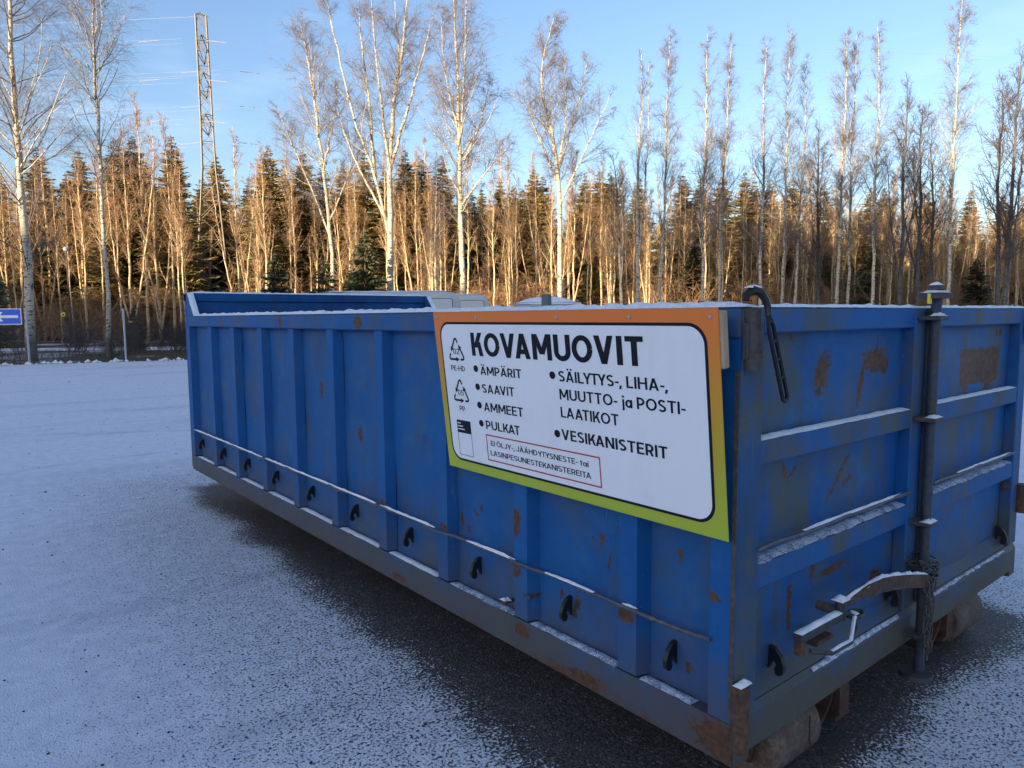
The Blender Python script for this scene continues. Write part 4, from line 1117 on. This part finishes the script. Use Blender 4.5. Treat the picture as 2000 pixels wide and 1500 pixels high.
M_twig2 = simple('grey brown twigs', (.17, .135, .115), .8, 0, .3, 2)
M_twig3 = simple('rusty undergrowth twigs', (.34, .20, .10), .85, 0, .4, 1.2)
M_twigd = simple('dark twigs', (.10, .075, .06), .85, 0, .3, 2)

def hides_pylon(u, d): return d < PD+1 and 384 < u < 458
def make_tree(name, tm, cm, bark, twig, loc_, label, cat='tree', group=None, rz=0.0, scale=(1, 1, 1)):
    e_ = empty(name, loc_, rz); e_.scale = scale; tag(e_, label, cat, group)
    t_ = new_obj('trunk', tm, e_); c_ = new_obj('crown', cm, e_)
    if not tm.materials: tm.materials.append(bark)
    if not cm.materials: cm.materials.append(twig)
    return e_
RZV = math.atan2(R0.y, R0.x)      # local x = to the right as seen from the yard
def px_stems(poly_list, d, seed):
    """polylines traced as columns/rows turned to metres at distance d, each stem leaning its own way in depth"""
    r = random.Random(seed); out = []; u0 = poly_list[0][0][0]; s0_ = (u0-1000)/FPX*d
    main = None
    for k_, pl in enumerate(poly_list):
        dy = 0 if k_ == 0 else r.uniform(-1.8, 1.8); pts = []
        y_start = 0
        for j, (u, v) in enumerate(pl):
            s, z = ray(u, v, d)
            pts.append([s-s0_, dy*(j/(len(pl)-1))**1.0, z])
        if k_ == 0: pts[0] = [0, 0, -.1]
        out.append(pts)
    return out, ground_at(u0, d)
mains = [
 (27, [[(62, 705), (52, 500), (38, 330), (25, 150), (15, -60), (8, -240)]], .165, 'thick birch with an orange upper trunk beside the blue road sign', dict(nb=92, blen=4.3, ns=12, ntw=7, crown0=.16, ang=(35, 70), twr=.0036)),
 (28.5, [[(215, 703), (207, 520), (195, 300), (183, 100), (178, -60), (174, -150)]], .085, 'slim straight birch behind the fence, just left of the second fence post', dict(nb=84, blen=3.2, ns=10, ntw=6, crown0=.30, ang=(22, 50), twr=.0034)),
 (41, [[(655, 610), (648, 480), (630, 320), (612, 180), (600, 100), (588, 45)], [(648, 470), (600, 350), (560, 265), (535, 205)], [(632, 330), (660, 240), (672, 180)], [(645, 430), (690, 330), (705, 250)]], .125, 'leaning birch with several spreading stems, first right of the pylon', dict(nb=66, blen=2.9, crown0=.26, ns=9, ntw=6, twr=.0046)),
 (36, [[(765, 615), (762, 480), (760, 330), (768, 200), (790, 80), (800, -80)], [(762, 470), (735, 340), (700, 250), (670, 120), (650, 0), (640, -80)], [(732, 345), (720, 200), (700, 60), (690, -80)], [(760, 330), (745, 180), (735, 60), (732, -80)], [(765, 320), (800, 200), (830, 100), (850, 10)], [(765, 250), (778, 100), (762, -60)], [(755, 430), (700, 330), (660, 240), (640, 150)]], .185, 'big birch forking low into a tall fan of cream stems', dict(nb=60, blen=2.6, crown0=.30, ns=9, ntw=5, twr=.0046)),
 (35, [[(905, 615), (902, 480), (897, 350), (895, 200), (890, 60), (880, -110)], [(896, 300), (905, 200), (910, 60), (915, -80)], [(895, 260), (870, 150), (860, 30)], [(900, 330), (935, 240), (955, 150)], [(902, 400), (950, 340), (1000, 290)]], .15, 'bright cream birch with twin upper stems, right of the big fan shaped birch', dict(nb=72, blen=3.1, crown0=.22, ns=9, ntw=6, twr=.0046)),
 (37, [[(1095, 615), (1093, 450), (1092, 330), (1075, 240), (1055, 180), (1062, 100), (1082, 35)], [(1092, 320), (1105, 230), (1100, 120)], [(1092, 330), (1130, 200), (1150, 110)], [(1090, 360), (1040, 250), (1022, 180)], [(1093, 400), (1150, 280), (1190, 190)]], .13, 'round topped birch with a vase shaped crown, standing alone above the sign', dict(nb=66, blen=2.7, crown0=.28, ns=9, ntw=6, twr=.0046)),
]
for i, (d, pls, r0, label, kw) in enumerate(mains):
    st, base = px_stems(pls, d, 40+i)
    tm, cm = birch_mesh(st, r0, 100+i, **kw)
    make_tree('birch_tree', tm, cm, M_birch, M_twig if i != 0 else M_twig2, base, label, 'birch', None, RZV)

def straight(Hh, seed, lean=.0, k=6):
    r = random.Random(seed); return [[(r.uniform(-.12, .12) if j else 0)+lean*(j/(k-1)), r.uniform(-.12, .12) if j else 0, Hh*j/(k-1)-(.1 if j == 0 else 0)] for j in range(k)]
slim = [birch_mesh([straight(15, s)], .090, 200+s, nb=70, blen=2.0, crown0=.28, ns=9, ntw=5, ang=(18, 42), droop=-.02, twr=.0042, tip=.006, name='slim') for s in range(4)]
twin = birch_mesh([straight(15, 9), [[0, 0, 4.5], [.35, .1, 8], [.5, .1, 11], [.45, 0, 14.3]]], .12, 209, nb=50, blen=1.7, crown0=.32, ns=7, ntw=4, ang=(15, 38), droop=0, name='twin')
alder = [birch_mesh([straight(13, 20+s), [[0, 0, 3+s], [.8, .2, 6.5], [1.1, .2, 9.5], [1.0, 0, 11.5]]] + ([[[0, 0, 2.2], [-.7, .1, 6], [-1.0, .2, 9.6]]] if s else []), .13, 220+s, nb=44, blen=2.5, crown0=.28, ns=7, ntw=3, ang=(25, 55), droop=.03, twr=.0065, name='alder') for s in range(2)]
rows = [  # base column, top column, top row, distance, kind, label
 (1245, 1252, 93, 38, 'twin', 'slim twin stemmed birch, first of the thin trees right of the round topped birch'),
 (1288, 1308, 58, 39, 0, 'very thin pale birch beside the twin stemmed one, slightly leaning right'),
 (1367, 1383, 60, 38, 1, 'thin white barked birch above the right end of the sign, left of the leaning birch'),
 (1397, 1427, 68, 39, 2, 'thin birch leaning right above the corner of the container'),
 (1483, 1495, 80, 37, 3, 'slim birch with a dark lower trunk directly above the rubber strap'),
 (1526, 1545, 60, 40, 0, 'tall thin birch over the left door, left mate of a short leaning birch'),
 (1549, 1578, 112, 42, 1, 'short thin birch leaning right above the left door'),
 (1632, 1655, 58, 39, 2, 'slim birch left of a close pair over the middle of the left door'),
 (1652, 1670, 68, 40.5, 3, 'slim birch right of a close pair over the middle of the left door'),
 (1700, 1720, 48, 36, 1, 'stouter white birch left of the lock pipe, its crown bushy on the right'),
 (1757, 1772, 150, 37, 'a1', 'dark many stemmed alder just left of the lock pipe'),
 (1795, 1802, 205, 39, 'a0', 'dark slender alder behind the top of the lock pipe'),
 (1846, 1880, -12, 37, 0, 'tallest birch of the right half, cream upper trunk, right of the lock pipe'),
 (1942, 1957, 150, 38, 'a0', 'dark alder near the right edge, left of the last birch'),
 (1958, 1996, 92, 36, 'a1', 'dark leaning tree with rising branches at the right edge of view'),
 (2040, 2046, 60, 37, 2, 'slim birch just beyond the right edge of view'),
 (850, 853, 300, 43, 3, 'short thin birch between the fan shaped and the twin topped birches'),
 (1600, 1598, 240, 43, 'a1', 'low grey alder between two pairs of slim birches'),
 (1820, 1822, 230, 42, 'a0', 'low dark alder left of the tallest right hand birch'),
 (1215, 1200, 300, 42, 'a0', 'low thin alder at the left foot of the twin stemmed birch')]
for i, (ub, ut, vt, d, kd, label) in enumerate(rows):
    s1, z1 = ray(ut, vt, d); s0_ = (ub-1000)/FPX*d; lean = math.atan2(s1-s0_, z1)
    if kd == 'twin': tm, cm = twin; H0 = 15
    elif isinstance(kd, str): tm, cm = alder[int(kd[1])]; H0 = 13
    else: tm, cm = slim[kd]; H0 = 15
    isA = isinstance(kd, str) and kd != 'twin'
    e_ = make_tree('alder_tree' if isA else 'birch_tree', tm, cm, M_alder if isA else M_birch, M_twigd if isA else M_twig, ground_at(ub, d), label, 'alder' if isA else 'birch', None, 0, (1, 1, 1))
    k_ = z1/H0; ww = .9+.15*((i*7) % 5)/4
    e_.scale = (ww*(.6+.4*k_), ww*(.6+.4*k_), k_)
    e_.rotation_euler = (Matrix.Rotation(RZV, 3, 'Z') @ Matrix.Rotation(lean, 3, 'Y') @ Matrix.Rotation(i*1.9, 3, 'Z')).to_euler()

# forest birches, behind
near_to = [(-900, 70, 'near the left edge'), (70, 230, 'by the slim straight birch'), (230, 372, 'left of the pylon'), (372, 470, 'behind the pylon'), (470, 640, 'behind the leaning birch'), (640, 850, 'behind the big fan shaped birch'), (850, 960, 'behind the twin topped cream birch'), (960, 1120, 'behind the round topped birch'), (1120, 1225, 'right of the round topped birch'), (1225, 1345, 'behind the slim twin birch'), (1345, 1480, 'above the container corner'), (1480, 1620, 'above the left door'), (1620, 1780, 'left of the lock pipe'), (1780, 3200, 'right of the lock pipe')]
def where_is(u): return next(w for a, b, w in near_to if a <= u < b)
R = random.Random(21)
fb = [birch_mesh([straight(13, 30+s)], .085, 300+s, nb=46, blen=1.8, crown0=.40, ns=6, ntw=3, ang=(15, 40), droop=0, twr=.007, name='forest') for s in range(5)]
for s in range(3):
    st = [straight(12, 50+s), [[0, 0, .4], [.9, .2, 4], [1.6, .4, 8], [2.0, .4, 10.5]], [[0, 0, .5], [-.8, -.2, 4], [-1.3, 0, 7.5], [-1.5, .1, 9.5]]]
    fb.append(birch_mesh(st, .08, 320+s, nb=34, blen=1.8, crown0=.30, ns=6, ntw=3, ang=(15, 40), droop=0, twr=.007, fork_r=.8, name='clump'))
for i in range(285):
    d = 44+R.random()**1.2*34; u = R.uniform(-260, 2280)
    if 372 < u < 432 and R.random() < .4: continue
    top = 335+max(0, (u-900)/1000*70)+R.uniform(-55, 60)
    if i < 10:     # a few taller bare crowns against the sky at the left
        u = (262, 292, 318, 345, 470, 92, 448, 505, 1010, 575)[i]; top = (215, 198, 205, 240, 225, 300, 290, 300, 350, 290)[i]; d = 46+i
    _, zt3 = ray(1000, top, d); k_ = zt3/12.5
    if hides_pylon(u, d): continue
    fi = R.randrange(len(fb)); tm, cm = fb[fi]
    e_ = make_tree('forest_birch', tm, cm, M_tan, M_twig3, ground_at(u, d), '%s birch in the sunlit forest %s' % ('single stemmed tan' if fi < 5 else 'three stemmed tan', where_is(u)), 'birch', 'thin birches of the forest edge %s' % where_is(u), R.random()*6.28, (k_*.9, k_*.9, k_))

# spruces
def spruce_mesh(Hh, seed, nw=52, width=.17, dens=1.0):
    rng = np.random.default_rng(seed)
    tp2 = np.array([[0, 0, Hh*t] for t in np.linspace(0, 1, 8)])[None]; tr2 = (.012*Hh*(1-np.linspace(0, 1, 8))+.012)[None]
    trunk = mesh_np('spruce_trunk', [tubes_np(tp2, tr2, 7)])
    V = []; Fq = []
    for w in range(nw):
        t = (w+rng.uniform(0, .8))/nw; z = Hh*(.10+.89*t)+rng.normal(0, .10); rmax = Hh*width*(1-t)**.82*rng.uniform(.78, 1.15)+.10
        nbp = int((6+3*rng.random())*dens) if t < .93 else 4; a0_ = rng.uniform(0, 6.28)
        for b in range(nbp):
            z = Hh*(.10+.89*t)+rng.normal(0, .16)*(1.05-t)**.5; z = min(z, Hh*.995)
            a = a0_+2*math.pi*b/nbp+rng.normal(0, .3); L_ = rmax*rng.uniform(.5, 1.18); dirx, diry = math.cos(a), math.sin(a); px, py_ = -diry, dirx
            ns = max(4, int(L_/.16)); droop = .28+.25*(1-t)
            for s in range(ns):
                q = (s+.5)/ns; r_ = L_*q; zz = z-droop*L_*q+.32*L_*q*q*q+rng.normal(0, .02)
                hw = (.30*L_*(1-q)**.7*.8+.06)*rng.uniform(.7, 1.2); ln = L_/ns*1.7
                for sg_ in (-1, 1):
                    tipr = r_+ln*.9+hw*.35; tz = zz-hw*.38-rng.uniform(0, .05)
                    b0 = len(V); j1, j2 = rng.normal(0, .03, 2)
                    V += [(dirx*r_, diry*r_, zz), (dirx*(r_+ln*.55), diry*(r_+ln*.55), zz-.01),
                          (dirx*tipr+px*sg_*hw, diry*tipr+py_*sg_*hw, tz+j1), (dirx*(tipr-ln*.6)+px*sg_*hw*.8, diry*(tipr-ln*.6)+py_*sg_*hw*.8, tz-.02+j2)]
                    Fq.append((b0, b0+1, b0+2, b0+3))
    crown = mesh_np('spruce_crown', [(np.array(V), np.array(Fq))], False)
    return trunk, crown
def needlemat(name, a, b):
    m = NT(name); oi = m.n.new('ShaderNodeObjectInfo').outputs['Random']
    c = m.mix(m.rng(m.noise(1.3, 5, .7), .3, .7), a, b)
    c = m.mix(m.math('MULTIPLY', m.rng(m.noise(5, 3, .6, vec=m.map(loc=(5, 5, 5))), .5, .68), .55), c, (.32, .18, .08))
    hs = m.n.new('ShaderNodeHueSaturation'); m.l.new(c, hs.inputs['Color']); m.l.new(m.math('ADD', m.math('MULTIPLY', oi, .7), .65), hs.inputs['Value'])
    m.base(hs.outputs[0]).rough(.75); return m.m
M_needle = needlemat('spruce needles', (.11, .10, .038), (.30, .23, .085))
M_needle_d = needlemat('dark pine needles', (.03, .045, .022), (.08, .095, .042))
M_sptrunk = simple('spruce bark', (.12, .075, .05), .9)
spr = [spruce_mesh(15, 400+s, 84, .155+.012*s, 1.25) for s in range(4)]
skyline = [(98, 283, 56), (180, 290, 58), (246, 268, 57), (282, 262, 58), (355, 262, 58), (440, 300, 60), (538, 280, 58), (605, 292, 60), (680, 315, 62), (722, 292, 60), (800, 290, 60), (830, 305, 62), (870, 300, 62), (980, 350, 68), (1006, 362, 70), (1045, 326, 68), (1062, 342, 70), (1142, 338, 70), (1170, 330, 70), (1190, 332, 72), (1246, 345, 70), (1330, 338, 70), (1362, 345, 70), (1405, 340, 72), (1448, 333, 72), (1467, 350, 72), (1495, 348, 74), (1540, 342, 72), (1600, 352, 74), (1690, 362, 76), (1715, 365, 76), (1800, 372, 78), (1880, 372, 76), (1945, 380, 78), (1990, 385, 78), (20, 330, 56), (640, 320, 62), (150, 335, 60), (310, 330, 60), (410, 345, 62), (500, 345, 62), (570, 335, 62), (760, 330, 62), (925, 372, 68)]
order = sorted(range(len(skyline)), key=lambda i: skyline[i][0]); rank = {i: r_ for r_, i in enumerate(order)}
cnts = {}
ordn = ['leftmost', 'second', 'third', 'fourth', 'fifth', 'sixth', 'seventh']
for i in order:
    u, v, d = skyline[i]; d = max(d, PD+5) if 384 < u < 458 else d; where = where_is(u); n = cnts.get(where, 0); cnts[where] = n+1
    _, z = ray(u, v, d); k_ = z/15; tm, cm = spr[i % 4]
    make_tree('spruce_tree', tm, cm, M_sptrunk, M_needle, ground_at(u, d), '%s spruce with its pointed top against the sky %s' % (ordn[n], where), 'spruce', 'spruces whose tips show against the sky', i*1.3, (k_*1.3, k_*1.3, k_))
for i in range(150):
    d = 60+R.random()*40; u = R.uniform(-320, 2350); top = 372+max(0, (u-900)/1000*55)+R.uniform(-15, 80)
    _, z = ray(1000, top, d); k_ = z/15; tm, cm = spr[R.randrange(4)]
    if hides_pylon(u, d): continue
    make_tree('spruce_tree', tm, cm, M_sptrunk, M_needle, ground_at(u, d), 'spruce deep in the forest %s, its top below the skyline' % where_is(u), 'spruce', 'spruces deep in the forest %s' % where_is(u), R.random()*6, (k_*1.25, k_*1.25, k_))
small = spruce_mesh(5, 450, 34, .26, 1.3)
for u, v, d, label in ((545, 492, 35, 'small dark conifer above the rear rim of the container, right of the pylon'), (718, 447, 34, 'dark young pine at the foot of the big fan shaped birch'), (690, 520, 36, 'low dark pine left of the young pine'), (640, 500, 37, 'low green pine between the two dark conifers'), (-20, 470, 40, 'dark green conifer at the left edge behind the thick birch'), (265, 600, 34, 'low dark fir behind the second fence post'), (1352, 470, 52, 'green young spruce behind the slim birches above the sign corner'), (1700, 470, 55, 'green young spruce far behind the stouter white birch'), (1900, 500, 50, 'green young spruce right of the tallest birch')):
    _, z = ray(u, v, d); k_ = z/5
    make_tree('young_conifer', small[0], small[1], M_sptrunk, M_needle_d, ground_at(u, d), label, 'conifer', None, u*.1, (k_*.95, k_*.95, k_))

# shrubs: leafless thicket along the forest edge
def shrub_mesh(seed, Hh=2.6, stems=16, spread=.9, twr=.006):
    rng = np.random.default_rng(seed); base = np.stack([rng.normal(0, .35, stems), rng.normal(0, .35, stems), np.zeros(stems)], 1)
    d = np.stack([rng.normal(0, .3*spread, stems), rng.normal(0, .3*spread, stems), np.ones(stems)], 1); d /= np.linalg.norm(d, axis=1, keepdims=True)
    P = grow(base, d, rng.uniform(.6, 1.05, stems)*Hh, 7, rng, 0.02, .10); Rr = np.full((stems, 7), .016)*np.linspace(1, .4, 7)[None]
    pr_ = [tubes_np(P, Rr, 4)]
    a, b, t, r, idx = children(P, Rr, 11, rng, .12, 1, 20, 60); l = rng.uniform(.2, .42, len(t))*Hh*(1.1-.6*t); Q = grow(a, b, l, 5, rng, .02, .16)
    pr_.append(tubes_np(Q, np.full((len(l), 5), twr)*np.linspace(1.2, .7, 5)[None], 3))
    QR = np.full((len(l), 5), twr); a, b, t, r, idx = children(Q, QR, 4, rng, .2, 1, 20, 60); l = rng.uniform(.12, .32, len(t))*Hh*.6; Q2 = grow(a, b, l, 4, rng, .02, .16)
    pr_.append(tubes_np(Q2, np.full((len(l), 4), twr*.75), 3))
    return mesh_np('shrub', pr_, False)
shr = [shrub_mesh(500+i) for i in range(4)]
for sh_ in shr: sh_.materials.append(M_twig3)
shd = [m_.copy() for m_ in shr]
for sh_ in shd: sh_.materials.clear(); sh_.materials.append(M_twigd)
for i in range(170):
    front = i < 34
    u = R.uniform(-200, 2150) if not front else (R.uniform(-120, 400) if i < 16 else R.uniform(400, 2100))
    if front:
        s = None; d = (26.6+ (u/245)*1.5 + R.random()*7) if u < 400 else 34+R.random()*6
        k_ = R.uniform(.3, .75)
    else: d = 46+R.random()*30; k_ = R.uniform(.8, 2.0)
    o = new_obj('shrub', (shd if front else shr)[R.randrange(4)]); o.location = ground_at(u, d); o.scale = (k_*R.uniform(1, 1.5), k_*R.uniform(1, 1.5), k_); o.rotation_euler = (0, 0, R.random()*6)
    if front: tag(o, 'dark leafless shrub just behind the fence, %s' % where_is(u), 'shrub', 'shrubs behind the fence %s' % where_is(u))
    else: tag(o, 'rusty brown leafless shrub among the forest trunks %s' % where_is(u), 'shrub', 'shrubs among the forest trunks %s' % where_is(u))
# dry grass along the fence foot
gr = []; rg = np.random.default_rng(77); n = 9000
s = rg.uniform(-24, 30, n); d = np.where(s < -8, 29+(s+8)*.49, 29+(s+8)*.32)+.15+rg.random(n)**1.5*9
bp = np.array([CAMP.x, CAMP.y, 0])+np.outer(d, np.array(FH))+np.outer(s, np.array(R0)); bp[:, 2] = -.03
dv = np.stack([rg.normal(0, .35, n), rg.normal(0, .35, n), np.ones(n)], 1); dv /= np.linalg.norm(dv, axis=1, keepdims=True)
GP = grow(bp, dv, rg.uniform(.12, .5, n), 4, rg, -.15, .1)
gm_ = mesh_np('dry_grass', [tubes_np(GP, np.full((n, 4), .006)*np.linspace(1, .4, 4)[None], 3)], False)
go = new_obj('dry_grass', gm_, None, simple('dry grass', (.13, .10, .06), .9, 0, .3, 1)); tag(go, kind='stuff')
# distant wood closing the view between the trunks
rf_ = np.random.default_rng(88); Vp, Fp = [], []
V1, F1 = [], []
for t in range(220):
    d = rf_.uniform(100, 135); u = rf_.uniform(-600, 2600); _, hh = ray(1000, 425+rf_.uniform(-25, 25)+max(0, (u-900)/1000*25), d); p = ground_at(u, d); rr3 = hh*.17
    for l in range(9):
        z = hh*(.0+.94*l/9); r3 = rr3*(1-l/10)**.8
        for b in range(10):
            a = rf_.uniform(0, 6.28); L_ = r3*rf_.uniform(.7, 1.3); w = L_*.45+.3; b0 = len(V1)
            dx, dy = math.cos(a), math.sin(a)
            V1 += [(p.x, p.y, z+hh*.1), (p.x+dx*L_-dy*w, p.y+dy*L_+dx*w, z-.2*L_), (p.x+dx*L_*1.15, p.y+dy*L_*1.15, z-.35*L_), (p.x+dx*L_+dy*w, p.y+dy*L_-dx*w, z-.2*L_)]
            F1.append((b0, b0+1, b0+2, b0+3))
fo_ = new_obj('distant_forest', mesh_np('distant_forest', [(np.array(V1), np.array(F1))], False), None, M_needle); tag(fo_, kind='stuff')
